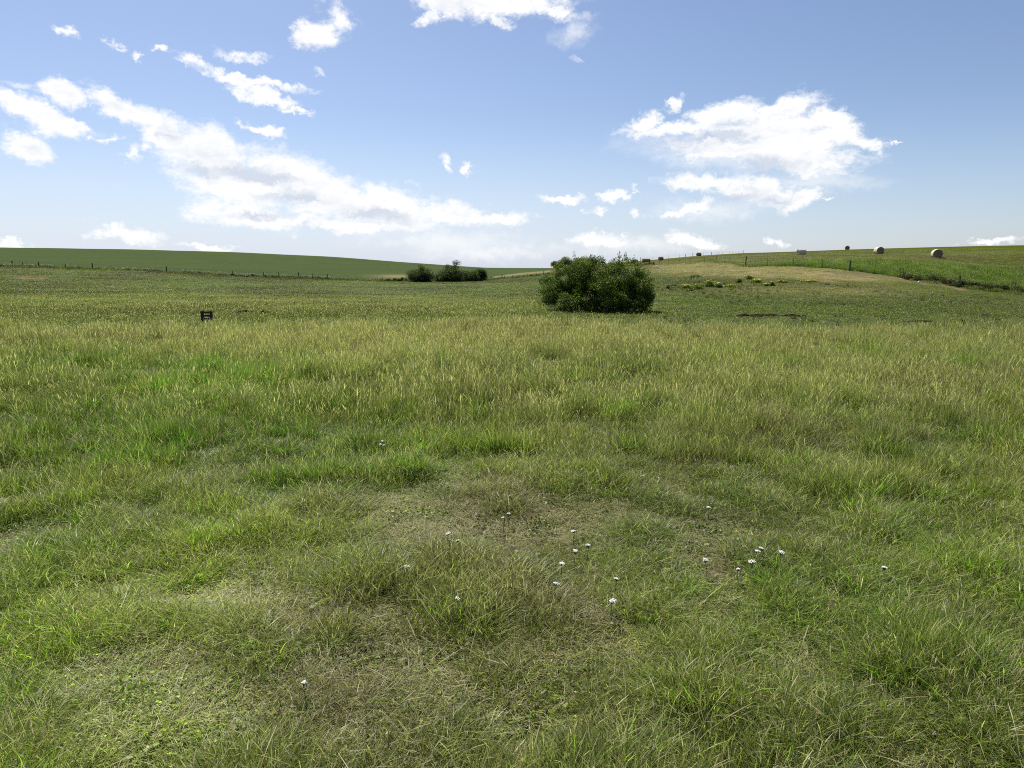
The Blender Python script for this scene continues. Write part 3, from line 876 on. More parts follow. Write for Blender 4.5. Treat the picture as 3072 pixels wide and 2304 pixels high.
def scatter_object(name, sel, label, cat):
    me = bpy.data.meshes.new(name)
    k = int(sel.sum())
    me.vertices.add(k); me.vertices.foreach_set('co', M_pts[sel].astype(np.float32).ravel())
    a = me.attributes.new('scl', 'FLOAT_VECTOR', 'POINT'); a.data.foreach_set('vector', M_scl[sel].astype(np.float32).ravel())
    a = me.attributes.new('rot', 'FLOAT_VECTOR', 'POINT'); a.data.foreach_set('vector', M_rot[sel].astype(np.float32).ravel())
    a = me.attributes.new('idx', 'INT', 'POINT'); a.data.foreach_set('value', M_idx[sel].astype(np.int32))
    a = me.attributes.new('tint', 'FLOAT_COLOR', 'POINT'); a.data.foreach_set('color', np.concatenate([M_tin[sel], np.ones((k, 1))], 1).astype(np.float32).ravel())
    o = obj(name, me, kind='stuff', label=label, category=cat)
    md = o.modifiers.new('scatter', 'NODES'); md.node_group = ng
    return o


isweed = np.isin(M_idx, KINDS['weed']); isleaf = np.isin(M_idx, KINDS['leafy']); islit = np.isin(M_idx, KINDS['litter'])
farr = M_pts[:, 1] > 30
scatter_object('meadow_grass', ~isweed & ~isleaf & ~islit & ~farr, 'long and short green meadow grass with tan seed heads in the foreground', 'grass')
scatter_object('slope_grass', ~isweed & ~isleaf & ~islit & farr, 'shorter pasture grass on the slopes up to the fences', 'grass')
scatter_object('dry_litter', islit, 'dead straw-coloured grass lying on the ground', 'straw')
scatter_object('clover', isleaf, 'low green clover leaves between the grass', 'clover')
scatter_object('weeds', isweed, 'dark leafy weeds along the fences and on the right slope', 'weeds')


# ---------------------------------------------------------------- bushes and trees
def leaf_mat(name, c1, c2, c3):
    def f(g):
        a = g.n('ShaderNodeAttribute', attribute_name='lv')
        s = g.n('ShaderNodeSeparateColor', {0: a.outputs['Color']})
        c = g.mix(s.outputs[0], (*c1, 1), (*c2, 1))
        return g.mix(g.m('MULTIPLY', s.outputs[1], 0.8), c, (*c3, 1))
    return leafy(name, f, trans=0.42, rough=0.5, spec=0.18)


M_LEAF = leaf_mat('shrub_leaves', (0.030, 0.062, 0.010), (0.080, 0.130, 0.020), (0.13, 0.155, 0.035))
M_LEAF_DK = leaf_mat('far_shrub_leaves', (0.028, 0.048, 0.016), (0.058, 0.085, 0.026), (0.08, 0.095, 0.04))
M_LEAF_HAZED = leaf_mat('hazed_tree_leaves', (0.12, 0.145, 0.10), (0.19, 0.21, 0.14), (0.24, 0.24, 0.17))  # paler and greyer: distance haze and light put into the leaf colour
M_BARK = simple('bark', (0.06, 0.045, 0.035), (0.13, 0.105, 0.08), 14, bump=0.01)


def tube(pts, rad, seg=6):
    pts = [Vector(p) for p in pts]
    V, F = [], []
    for i, p in enumerate(pts):
        d = (pts[min(i + 1, len(pts) - 1)] - pts[max(i - 1, 0)]).normalized()
        s = d.cross(Vector((0.13, 0.97, 0.2))).normalized(); t = d.cross(s)
        for k in range(seg):
            a = 2 * math.pi * k / seg
            V.append(p + (s * math.cos(a) + t * math.sin(a)) * rad[i])
    for i in range(len(pts) - 1):
        for k in range(seg):
            a, b = i * seg + k, i * seg + (k + 1) % seg
            F.append((a, b, b + seg, a + seg))
    V = [tuple(v) for v in V]
    return V, F


class MB:
    def __init__(s):
        s.v, s.f = [], []

    def add(s, V, F):
        o = len(s.v); s.v += [tuple(v) for v in V]; s.f += [tuple(i + o for i in f) for f in F]

    def box(s, c, d, rot=None):
        c = Vector(c)
        pts = []
        for z in (-1, 1):
            for y in (-1, 1):
                for x in (-1, 1):
                    p = Vector((x * d[0] / 2, y * d[1] / 2, z * d[2] / 2))
                    if rot is not None:
                        p = rot @ p
                    pts.append(c + p)
        s.add(pts, [(0, 2, 3, 1), (4, 5, 7, 6), (0, 1, 5, 4), (2, 6, 7, 3), (0, 4, 6, 2), (1, 3, 7, 5)])

    def mesh(s, name, mat, smooth=False):
        me = bpy.data.meshes.new(name); me.from_pydata(s.v, [], s.f)
        me.materials.append(mat)
        if smooth:
            me.polygons.foreach_set('use_smooth', np.ones(len(me.polygons), bool))
        return me


def shrub(name, label, cat, base, lobes, clump_r, nclump, nleaf, leaf, mat, seed, group=None, trunk_r=0.06, crown='crown', stem='stem', shoots=0, droop=0.0, nstem=9):
    """lobes: (dx, dy, dz, rx, ry, rz) ellipsoids above the base; leaves gather in clumps in the outer half of each"""
    rng = np.random.default_rng(seed)
    t = thing(name, label, cat, base, group)
    vol = np.array([l[3] * l[4] + l[3] * l[5] for l in lobes]); vol = vol / vol.sum()
    C, R3 = [], []
    ztop = max(l[2] + l[5] for l in lobes)
    while len(C) < nclump:
        l = lobes[rng.choice(len(lobes), p=vol)]
        d = rng.normal(size=3); d /= np.linalg.norm(d)
        rad = 0.45 + 0.55 * rng.random() ** 0.6
        p = np.array(l[:3]) + d * np.array(l[3:]) * rad
        if p[2] < clump_r * 0.35:
            continue
        C.append(p); s = clump_r * (0.55 + 0.9 * rng.random())
        R3.append((s * (0.8 + 0.5 * rng.random()), s * (0.8 + 0.5 * rng.random()), s * (0.6 + 0.5 * rng.random())))
    for i in range(shoots):
        l = lobes[rng.integers(len(lobes))]
        a = rng.random() * 6.28; q = math.sqrt(rng.random()) * 0.8
        p = np.array([l[0] + l[3] * q * math.cos(a), l[1] + l[4] * q * math.sin(a), l[2] + l[5] * math.sqrt(1 - q * q) + clump_r * 0.5])
        C.append(p); R3.append((clump_r * 0.42, clump_r * 0.42, clump_r * (0.9 + 0.8 * rng.random())))
    C = np.array(C); R3 = np.array(R3)
    m = len(C)
    cnt = np.maximum(6, (nleaf * (R3.prod(1) / R3.prod(1).mean()) ** 0.6).astype(int))
    own = np.repeat(np.arange(m), cnt); n = len(own)
    d = rng.normal(size=(n, 3)); d /= np.linalg.norm(d, axis=1)[:, None]
    pos = C[own] + d * R3[own] * (rng.random(n) ** 0.45)[:, None]
    pos[:, 2] = np.maximum(pos[:, 2], 0.03)
    ax_ = d * 0.5 + rng.normal(size=(n, 3)) * 0.7; ax_[:, 2] -= droop; ax_ /= np.linalg.norm(ax_, axis=1)[:, None]
    sd_ = np.cross(ax_, rng.normal(size=(n, 3))); sd_ /= np.linalg.norm(sd_, axis=1)[:, None]
    ln = leaf * (0.6 + 0.8 * rng.random(n))[:, None]
    V = np.stack([pos - ax_ * ln * 0.5, pos + sd_ * ln * 0.3, pos + ax_ * ln * 0.5, pos - sd_ * ln * 0.3], 1).reshape(-1, 3)
    F = np.arange(4 * n).reshape(-1, 4)
    cr = rng.random(m); lv = np.zeros((n, 3)); lv[:, 0] = np.clip(0.55 * cr[own] + 0.45 * rng.random(n), 0, 1); lv[:, 1] = rng.random(n) * (rng.random(n) < 0.3)
    me = fast_mesh(crown, V, F, {'lv': np.repeat(lv, 4, 0)}, mat)
    obj(crown, me, t)
    # stems
    for i in range(nstem):
        tgt = C[rng.integers(m)]
        b0 = np.array([rng.normal(0, 0.12) * lobes[0][3] * 2, rng.normal(0, 0.1) * lobes[0][4], -0.05]) if nstem > 3 else np.array([0, 0, -0.05])
        if nstem > 3:
            b0[0] += tgt[0] * 0.45; b0[1] += tgt[1] * 0.4
        md_ = b0 + (tgt - b0) * np.array([0.35, 0.35, 0.55]) + rng.normal(0, 0.06, 3) * ztop
        mb = MB(); mb.add(*tube([b0, (b0 + md_) / 2 + rng.normal(0, .02, 3) * ztop, md_, (md_ + tgt) / 2 + rng.normal(0, .02, 3) * ztop, tgt], [trunk_r, trunk_r * .8, trunk_r * .6, trunk_r * .4, trunk_r * .15]))
        for q in range(3):
            o_ = C[np.argsort(np.linalg.norm(C - tgt, axis=1))[1 + q * 3]]
            mb.add(*tube([md_, (md_ + o_) / 2 + rng.normal(0, .03, 3) * ztop, o_], [trunk_r * .45, trunk_r * .3, trunk_r * .1], 5))
        obj(stem, mb.mesh(stem, M_BARK, True), t)
    return t


# the big shrub in the middle; lobes given as image offsets at its distance
bp = hit(1785, 941)
BD = bp.y
K = BD / FPX * 1.02


def lob(px, py, rpx, rpy, dy=0.0, ry=None):
    return ((px - 1785) * K, dy, (946 - py) * K, rpx * K, (ry or rpx * 0.85) * K, rpy * K)


big = [lob(1660, 880, 44, 42, 0.2), lob(1700, 850, 52, 52, 0.4), lob(1690, 905, 60, 32, -0.5), lob(1745, 835, 50, 56, 0.3), lob(1790, 835, 60, 58, 0.2), lob(1795, 890, 80, 46, -0.7),
       lob(1860, 845, 62, 56, 0.3), lob(1915, 868, 44, 50, 0.0), lob(1890, 905, 56, 34, -0.4), lob(1835, 910, 70, 30, 0.3), lob(1725, 895, 50, 45, 0.5)]
shrub('shrub', 'large rounded dark green shrub standing alone in the middle of the meadow', 'bush', bp, big, 0.31, 420, 200, 0.075, M_LEAF, 3, shoots=16, trunk_r=0.05, nstem=16)


def at_px(px, dist, py_base=None):
    p = at(px, dist)
    return p


def far_bush(px, dist, wpx, hpx, label, seed, mat=M_LEAF_DK, name='shrub', cat='bush', group=None, n=90, nl=140, extra=None, nstem=5, split=3, leafk=1.0, rise=0.0):
    p = at(px, dist)
    k = dist / FPX
    w, h = wpx * k, hpx * k
    rng = random.Random(seed)
    lobes = []
    for i in range(split):
        f = (i + 0.5) / split - 0.5
        hh = h * (1.0 - 0.35 * rng.random()) * (1 - abs(f) * 0.5)
        lobes.append((f * w * 0.8, rng.uniform(-.15, .15) * w, hh * 0.45 + rise * h, w / split * 0.8, w * 0.34, hh * 0.5 * (1 - rise * 0.5)))
    if extra:
        lobes += [(a * w, 0, b * h, c_ * w, c_ * w, d * h) for a, b, c_, d in extra]
    return shrub(name, label, cat, p, lobes, min(w, h) * 0.19, n, nl, dist * 0.0010 * leafk, mat, seed, group, trunk_r=h * 0.018, nstem=nstem)


far_bush(1262, 166, 72, 50, 'dark round shrub on its own left of the hedge clump at the fence', 21, extra=[(0.02, 0.82, 0.12, 0.14)], n=150, nl=180)
far_bush(1347, 172, 74, 52, 'dark shrub at the left end of the hedge clump by the fence', 22, n=170, nl=180, extra=[(0.25, 0.95, 0.10, 0.22)])
far_bush(1398, 178, 66, 46, 'middle shrub of the hedge clump, right of its tallest tip', 23, n=140, nl=180)
far_bush(1436, 182, 40, 46, 'small dark shrub at the right end of the hedge clump', 24, n=100, nl=180, split=2)
far_bush(1190, 170, 90, 14, 'long low scrub of weeds along the fence left of the round shrub', 25, mat=M_LEAF, n=70, nl=150, split=5)
# trees behind the ridge at the shrub, haze painted into their grey-green leaves
far_bush(1672, 420, 36, 26, 'leftmost low grey-green tree behind the ridge', 31, M_LEAF_HAZED, 'tree', 'tree', 'trees behind the ridge', n=60, nl=150, nstem=3)
far_bush(1698, 420, 40, 36, 'tall grey-green tree just left of the white farmhouse', 32, M_LEAF_HAZED, 'tree', 'tree', 'trees behind the ridge', n=60, nl=150, nstem=3)
far_bush(1727, 450, 16, 22, 'small greyish tree right beside the white farmhouse', 33, M_LEAF_HAZED, 'tree', 'tree', 'trees behind the ridge', n=40, nl=150, nstem=2, split=2)
far_bush(1757, 420, 56, 42, 'broadest grey-green tree, right of the white farmhouse on the ridge', 34, M_LEAF_HAZED, 'tree', 'tree', 'trees behind the ridge', n=80, nl=150, nstem=3)
far_bush(2552, 262, 11, 12, 'tiny lone bush on the crest right of the dark bale', 35, M_LEAF_HAZED, 'shrub', 'bush', n=30, nl=30, nstem=3, split=2)

# ---------------------------------------------------------------- farmhouse behind the ridge
M_WHITE = simple('white_siding', (0.62, 0.62, 0.60), (0.74, 0.74, 0.72), 2)
M_ROOF = simple('grey_roof', (0.16, 0.16, 0.17), (0.25, 0.24, 0.24), 3)
M_GLASS = simple('window_glass', (0.03, 0.035, 0.045), (0.05, 0.06, 0.07), 1, rough=0.1)
p = at(1722, 435)
ho = thing('farmhouse', 'small white farmhouse between the trees behind the ridge', 'house', p, rz=0.3)
w_, d_, e_, r_h = 5.2, 7.0, 3.0, 4.9
mb = MB(); mb.add([(-w_/2, -d_/2, 0), (w_/2, -d_/2, 0), (w_/2, d_/2, 0), (-w_/2, d_/2, 0), (-w_/2, -d_/2, e_), (w_/2, -d_/2, e_), (w_/2, d_/2, e_), (-w_/2, d_/2, e_), (0, -d_/2, r_h), (0, d_/2, r_h)],
                  [(0, 1, 5, 8, 4), (2, 3, 7, 9, 6), (1, 2, 6, 5), (3, 0, 4, 7)])
obj('wall', mb.mesh('wall', M_WHITE), ho)
mb = MB()
for s in (-1, 1):
    a0 = Vector((0, 0, r_h + 0.12)); a1 = Vector((s * (w_ / 2 + 0.4), 0, e_ - 0.2))
    v = []
    for yy_ in (-d_ / 2 - .35, d_ / 2 + .35):
        for q in (a0, a1):
            for t_ in (0, 0.15):
                v.append((q.x, yy_, q.z + t_))
    mb.add(v, [(0, 2, 3, 1), (4, 5, 7, 6), (0, 4, 6, 2), (1, 3, 7, 5), (2, 6, 7, 3), (0, 1, 5, 4)])
ro = obj('roof', mb.mesh('roof', M_ROOF), ho)
for x in (-1.2, 1.2):
    mb = MB(); mb.box((x, -d_ / 2 - 0.03, 1.6), (0.9, 0.08, 1.2)); wi = obj('window', mb.mesh('window', M_WHITE), ho)
    mb = MB(); mb.box((x, -d_ / 2 - 0.075, 1.6), (0.7, 0.02, 1.0)); obj('pane', mb.mesh('pane', M_GLASS), wi)

# ---------------------------------------------------------------- hay bales
def bale_mat(name, c1, c2):
    m = mat_new(name); g = G(m)
    t = g.n('ShaderNodeTexCoord')
    n_ = g.n('ShaderNodeTexNoise', {'Vector': t.outputs['Object'], 'Scale': 9.0, 'Detail': 8.0, 'Roughness': 0.75})
    mp_ = g.n('ShaderNodeMapping', {'Vector': t.outputs['Object']}); mp_.inputs['Scale'].default_value = (14, 1, 1)
    n2_ = g.n('ShaderNodeTexNoise', {'Vector': mp_.outputs[0], 'Scale': 3.0, 'Detail': 4.0})
    f = g.m('ADD', g.m('MULTIPLY', n_.outputs[0], 0.9), g.m('MULTIPLY', n2_.outputs[0], 0.5))
    f = g.n('ShaderNodeMapRange', {0: f, 1: 0.5, 2: 0.95}).outputs[0]
    c = g.mix(f, (*c1, 1), (*c2, 1))
    p_ = g.n('ShaderNodeBsdfPrincipled', {'Base Color': c, 'Roughness': 0.9, 'Specular IOR Level': 0.15})
    b_ = g.n('ShaderNodeBump', {'Strength': 0.9, 'Distance': 0.04, 'Height': f}); m.node_tree.links.new(b_.outputs[0], p_.inputs['Normal'])
    g.out(p_.outputs[0])
    return m


M_BALE = bale_mat('hay_straw', (0.36, 0.32, 0.22), (0.60, 0.55, 0.42))  # paler hay on the roll: its sunlit look is put into the colour
M_BALE_END_SHADED = bale_mat('hay_end_shaded', (0.13, 0.105, 0.06), (0.26, 0.22, 0.14))  # same hay darkened: shade on the end faces is painted into the colour
M_BALE_BR = bale_mat('hay_brown', (0.13, 0.085, 0.05), (0.25, 0.175, 0.105))
M_TWINE = simple('net_wrap', (0.55, 0.54, 0.5), (0.7, 0.7, 0.66), 20)


def bale(px, dist, D, Lx, rz, label, seed, body, dz=0.0):
    p = at(px, dist); p.z += dz
    rng = np.random.default_rng(seed)
    t = thing('hay_bale', label, 'hay bale', p, 'round hay bales on the hill', rz)
    R = D / 2; SG = 30; prof = [(-0.5, 0.90), (-0.485, 0.965), (-0.44, 0.995), (-0.25, 1.0), (0, 1.005), (0.25, 1.0), (0.44, 0.995), (0.485, 0.965), (0.5, 0.90)]
    V, F = [], []
    wob = 1 + rng.normal(0, 0.006, (len(prof), SG))
    for i, (x, r) in enumerate(prof):
        for k in range(SG):
            a = 2 * math.pi * k / SG
            zz = R * r * wob[i, k] * math.cos(a); zz = max(zz, -R * 0.84)
            V.append((x * Lx, R * r * wob[i, k] * math.sin(a), zz + R * 0.84))
    for i in range(len(prof) - 1):
        for k in range(SG):
            F.append((i * SG + k, i * SG + (k + 1) % SG, (i + 1) * SG + (k + 1) % SG, (i + 1) * SG + k))
    mb = MB(); mb.add(V, F); obj('roll', mb.mesh('roll', body, True), t)
    # spiral ends
    for s in (-1, 1):
        V, F = [], []
        rings = 9
        for i in range(rings + 1):
            r = 0.90 * (1 - i / rings) + 0.001
            for k in range(SG):
                a = 2 * math.pi * k / SG
                ph_ = (i + k / SG) % 1.0
                zz = max(R * r * math.cos(a), -R * 0.84)
                V.append((s * (Lx * 0.5 + 0.012 * (i % 2) - 0.02 * math.sin(i * 1.3) + rng.normal(0, 0.006)), R * r * math.sin(a), zz + R * 0.84))
        for i in range(rings):
            for k in range(SG):
                q = (i * SG + k, i * SG + (k + 1) % SG, (i + 1) * SG + (k + 1) % SG, (i + 1) * SG + k)
                F.append(q if s > 0 else q[::-1])
        mb = MB(); mb.add(V, F); obj('end_face', mb.mesh('end_face', M_BALE_END_SHADED if body is not M_BALE_BR else M_BALE_BR, True), t)
    # loose straw tufts at the foot and rim
    V, F = [], []
    for i in range(70):
        a = rng.random() * 6.28; x = rng.uniform(-.52, .52) * Lx
        c = Vector((x, R * math.sin(a) * 1.0, R * 0.84 + max(R * math.cos(a), -R * .82)))
        d = Vector((rng.normal(0, .05), math.sin(a) * .05 + rng.normal(0, .03), math.cos(a) * .05 + rng.normal(0, .03)))
        s_ = Vector((rng.normal(0, .008), rng.normal(0, .008), rng.normal(0, .008)))
        o = len(V); V += [c - s_, c + s_, c + d]; F.append((o, o + 1, o + 2))
    mb = MB(); mb.add(V, F); obj('loose_straw', mb.mesh('loose_straw', body), t)['kind'] = 'stuff'
    return t


bale(2805, 118, 1.55, 1.35, math.radians(-106), 'nearest and largest round bale, its end facing the viewer, far right on the hill', 1, M_BALE)
bale(2631, 137, 1.52, 1.3, math.radians(-90), 'second bale from the right, lit on its left side with a round end showing', 2, M_BALE)
bale(2400, 152, 1.40, 1.6, math.radians(-172), 'pale bale lying sideways on the hill left of the dark one', 3, M_BALE)
bale(2536, 232, 1.45, 1.3, math.radians(-116), 'small dark round bale on the skyline between two pale ones', 4, M_BALE_BR)
bale(2094, 240, 1.3, 1.3, math.radians(30), 'small brown bale on the ridge fence, rightmost of the brown row', 5, M_BALE_BR)
bale(1981, 228, 1.3, 1.3, math.radians(20), 'small brown bale alone between the long bale and the rightmost brown one', 6, M_BALE_BR)
bale(1937, 215, 1.35, 2.4, math.radians(8), 'long brown bale pair lying sideways just above the big shrub', 7, M_BALE_BR)
bale(1904, 235, 1.35, 1.7, math.radians(10), 'leftmost brown bale, half behind the ridge by the big shrub', 8, M_BALE_BR, -0.2)
bale(1696, 262, 1.0, 0.9, math.radians(60), 'tiny white bale at the foot of the ridge trees', 9, simple('white_wrap', (0.6, 0.6, 0.58), (0.72, 0.72, 0.7), 5), 0.1)

# ---------------------------------------------------------------- fences
M_WOOD = simple('weathered_post', (0.045, 0.038, 0.03), (0.11, 0.095, 0.075), 12, bump=0.01)
M_STEEL = simple('steel_post', (0.05, 0.055, 0.045), (0.09, 0.09, 0.08), 10, rough=0.6)
M_WIRE = simple('fence_wire', (0.10, 0.10, 0.10), (0.2, 0.19, 0.18), 3, rough=0.5)


def fence(name, label, posts, wires=4, hgt=1.2, group=None):
    """posts: (px, dist, type, height factor, lean)"""
    o0 = at(posts[0][0], posts[0][1])
    t = thing(name, label, 'fence', o0, group)
    rng = random.Random(len(posts) * 7)
    tops = []
    for (px, dist, ty, hf, ln) in posts:
        p = at(px, dist) - o0
        h_ = hgt * hf
        lx = ln * h_; ly = rng.uniform(-.03, .03)
        r = 0.085 if ty == 'w' else 0.03
        if ty == 'W':
            r = 0.12
        mb = MB()
        seg = 8 if ty != 't' else 4
        V, F = tube([p + Vector((0, 0, -0.15)), p + Vector((lx * .4, ly * .4, h_ * .4)), p + Vector((lx * .8, ly * .8, h_ * .8)), p + Vector((lx, ly, h_))], [r * 1.1, r, r * .96, r * .85], seg)
        F.append(tuple(range(3 * seg, 4 * seg)))
        mb.add(V, F)
        if ty == 't':   # spade plate of a steel post
            mb.box(p + Vector((0, 0, 0.05)), (0.1, 0.02, 0.2))
        obj('post', mb.mesh('post', M_STEEL if ty == 't' else M_WOOD), t)
        tops.append((p, lx, ly, h_))
    for k in range(wires):
        f = 0.95 - k * 0.22
        pts = []
        for i, (p, lx, ly, h_) in enumerate(tops):
            z = min(hgt, max(h_, hgt * .8)) * f
            pts.append(p + Vector((lx * f, ly * f - 0.05, z)))
            if i < len(tops) - 1:
                q = tops[i + 1][0]; m_ = (p + q) / 2
                wx = m_ + o0
                gz = H(wx.x, wx.y) - o0.z
                pts.append(Vector((m_.x, m_.y, max((p.z + q.z) / 2 + hgt * f - 0.03, gz + hgt * f * .8))))
        V, F = tube(pts, [0.008] * len(pts), 3)
        mb = MB(); mb.add(V, F); obj('wire', mb.mesh('wire', M_WIRE), t)
    return t


def P_(lst):
    return [(px, float(fenceY(px)) + dd_, ty, hf, ln) for (px, ty, hf, ln, dd_) in lst]


left = [(-120, 'w', 1, 0, 0), (-60, 't', .95, 0, 0), (-10, 't', .95, 0, 0), (40, 'W', 1.15, 0, 0), (71, 'w', .9, .02, 0), (84, 't', 1.05, 0, 0), (119, 'W', 1.1, -.02, 0), (150, 't', 1, 0, 0), (199, 'w', .85, .02, 0), (215, 't', .95, 0, 0), (239, 't', .9, 0, 0), (279, 'W', 1.2, .02, 0), (338, 't', 1, 0, 0),
        (395, 't', 1, 0, 0), (448, 't', .9, 0, 0), (501, 'W', 1.2, -.03, 0), (541, 't', .95, 0, 0), (558, 't', .95, .03, 0), (606, 't', .95, 0, 0), (652, 't', .95, 0, 0), (697, 'w', 1.05, 0, 0), (746, 't', 1, 0, 0), (790, 'w', 1.05, .01, 0), (836, 'w', 1.05, 0, 0),
        (895, 'W', 1.2, 0, 0), (938, 'w', 1.05, 0, 0), (981, 'W', 1.1, .03, 0), (1043, 't', 1, 0, 0), (1085, 't', .9, .05, 0), (1147, 't', 1, 0, 0), (1215, 't', 1, 0, 0)]
fence('wire_fence', 'long post and wire fence along the foot of the left crop hill', P_(left))
mid = [(1450, 't', 1, 0, 0), (1473, 'w', .9, 0, 0), (1484, 't', 1, 0, 0), (1506, 'W', 1.25, 0, 0), (1513, 'w', .9, 0.05, 0), (1538, 'w', .9, 0, 0), (1583, 't', 1, 0, 0), (1631, 'w', 1.1, 0, 0), (1700, 't', 1, 0, 0), (1780, 'w', 1, 0, 0), (1860, 't', 1, 0, 0)]
fence('wire_fence', 'middle stretch of wire fence between the hedge clump and the big shrub', P_(mid))
right = [(1947, 'W', 1.1, .01, 0), (1977, 't', 1, 0, 0), (2005, 't', 1, 0, 0), (2038, 't', 1.05, .01, 0), (2069, 't', 1, 0, 0), (2112, 't', .9, 0, 0), (2148, 't', 1.1, 0, 0), (2188, 't', 1.0, 0, 0), (2234, 'w', 1.25, .10, 0), (2301, 't', 1, 0, 0), (2378, 't', 1, 0, 0), (2465, 't', 1, 0, 0),
         (2548, 'W', 1.15, .02, -0.5), (2624, 't', 1.15, 0, -0.5), (2714, 't', 1.1, -.2, -0.5), (2792, 't', .9, -.05, -1), (2881, 'W', 1.15, 0, -1), (2960, 't', 1, 0, 0), (3050, 't', 1, 0, 0), (3150, 'W', 1, 0, 0)]
fence('wire_fence', 'right wire fence climbing from the gully weeds up past the leaning post', P_(right))
crest = []
for px, dd_ in [(1881, 262), (1920, 262), (1957, 262), (2003, 262), (2037, 262), (2054, 262), (2076, 262), (2107, 261), (2132, 261), (2145, 261), (2153, 261), (2165, 261), (2185, 261), (2195, 260), (2213, 260), (2226, 259)]:
    crest.append((px, dd_, 't' if px % 2 else 'w', 0.95 if px % 3 else 1.1, 0))
fence('wire_fence', 'small distant fence standing on the skyline ridge above the brown bales', crest, wires=3)

# ---------------------------------------------------------------- slatted crate in the grass
M_DARK = simple('dark_weathered_board', (0.012, 0.011, 0.010), (0.05, 0.045, 0.04), 10, bump=0.005)
cp = at(611, 33)
ct = thing('slatted_crate', 'dark slatted wooden crate standing in the grass at the left gully edge', 'crate', cp, rz=math.radians(14))
cw, cd, chh = 0.38, 0.32, 0.60
for sx in (-1, 1):
    for sy in (-1, 1):
        mb = MB(); mb.box((sx * cw / 2, sy * cd / 2, chh / 2), (0.06, 0.06, chh)); obj('corner_post', mb.mesh('corner_post', M_DARK), ct)
for z in (0.19, 0.34, 0.49):
    for sy in (-1, 1):
        mb = MB(); mb.box((0, sy * (cd / 2 + 0.045), z + 0.03), (cw + 0.08, 0.024, 0.08)); obj('slat', mb.mesh('slat', M_DARK), ct)
    for sx in (-1, 1):
        mb = MB(); mb.box((sx * (cw / 2 + 0.045), 0, z + 0.03), (0.024, cd + 0.02, 0.07)); obj('slat', mb.mesh('slat', M_DARK), ct)

# ---------------------------------------------------------------- eroded banks of the little gully
M_SOIL = simple('wet_dark_soil', (0.012, 0.009, 0.006), (0.040, 0.030, 0.020), 9, bump=0.03, rough=1.0, spec=0.0)


def bank(px0, px1, py, hpx, seed, label):
    rng = np.random.default_rng(seed)
    a, b = hit(px0, py), hit(px1, py)
    n = int(max(10, (b - a).length / 0.09))
    V, F = [], []
    K_ = a.y / FPX
    for i in range(n + 1):
        f = i / n
        x = a.x + (b.x - a.x) * f; y = a.y + (b.y - a.y) * f + 0.25 * (float(fbm(np.array([x]), np.array([seed * 3.0]), 5)[0]) - .5)
        z = H(x, y)
        e = max(0.0, min(1, 6 * f, 6 * (1 - f)))
        hh = 1.05 * hpx * K_ * e * (0.25 + 1.3 * float(fbm(np.array([x * 1.8]), np.array([seed * 1.0]), 8)[0])) + 0.02
        for j, (dy, dz_) in enumerate([(-0.28, -0.05), (-0.16, 0.12), (-0.1, 0.45), (-0.02, 0.8), (0.05, 1.0), (0.3, 0.75), (0.7, -0.1)]):
            V.append((x + rng.normal(0, .02), y + dy + rng.normal(0, .025), z + hh * dz_ + rng.normal(0, .012) - (0.04 if dz_ < 0 else 0)))
    for i in range(n):
        for j in range(6):
            F.append((i * 7 + j, (i + 1) * 7 + j, (i + 1) * 7 + j + 1, i * 7 + j + 1))
    mb = MB(); mb.add(V, F)
    o = obj('bank', mb.mesh('bank', M_SOIL)); o['kind'] = 'structure'; o['label'] = label
    return o


bank(690, 768, 947, 15, 1, 'dark eroded soil edge right of the crate')
bank(775, 832, 949, 11, 2, 'second dark soil edge of the left gully')
bank(2190, 2450, 953, 9, 3, 'long dark eroded bank at the edge of the right meadow')
bank(2245, 2290, 955, 13, 4, 'dark hollow in the right bank')
bank(2715, 2835, 970, 8, 5, 'low dark bank on the far right')

# ---------------------------------------------------------------- stones
def rock(px, py, s, label, mat, seed):
    rng = np.random.default_rng(seed)
    import bmesh
    bm = bmesh.new(); bmesh.ops.create_icosphere(bm, subdivisions=2, radius=1)
    for v in bm.verts:
        k = 1 + rng.normal(0, 0.08)
        v.co = Vector((v.co.x * s[0] * k, v.co.y * s[1] * k, v.co.z * s[2] * k + s[2] * 0.5))
    me = bpy.data.meshes.new('rock'); bm.to_mesh(me); bm.free(); me.materials.append(mat)
    o = obj('rock', me, None, hit(px, py)); o['label'] = label; o['category'] = 'rock'


M_ROCK = simple('pale_stone', (0.3, 0.28, 0.25), (0.5, 0.47, 0.42), 6, bump=0.02)
rock(1970, 803, (0.75, 0.35, 0.28), 'flat pale stone lying just below the fence right of the shrub', M_ROCK, 1)
rock(2756, 851, (0.16, 0.1, 0.2), 'small bright white stone on the gully edge near the fence', simple('white_stone', (0.55, 0.55, 0.52), (0.7, 0.7, 0.68), 6), 2)

# ---------------------------------------------------------------- yellow-flowered plants on the right slope
M_YPLANT = leaf_mat('bright_leaves', (0.05, 0.088, 0.015), (0.085, 0.135, 0.024), (0.11, 0.15, 0.03))
M_YFLOWER = leafy('yellow_petals', lambda g: g.mix(0.0, (0.75, 0.62, 0.05, 1), (1, 1, 1, 1)), 0.3)


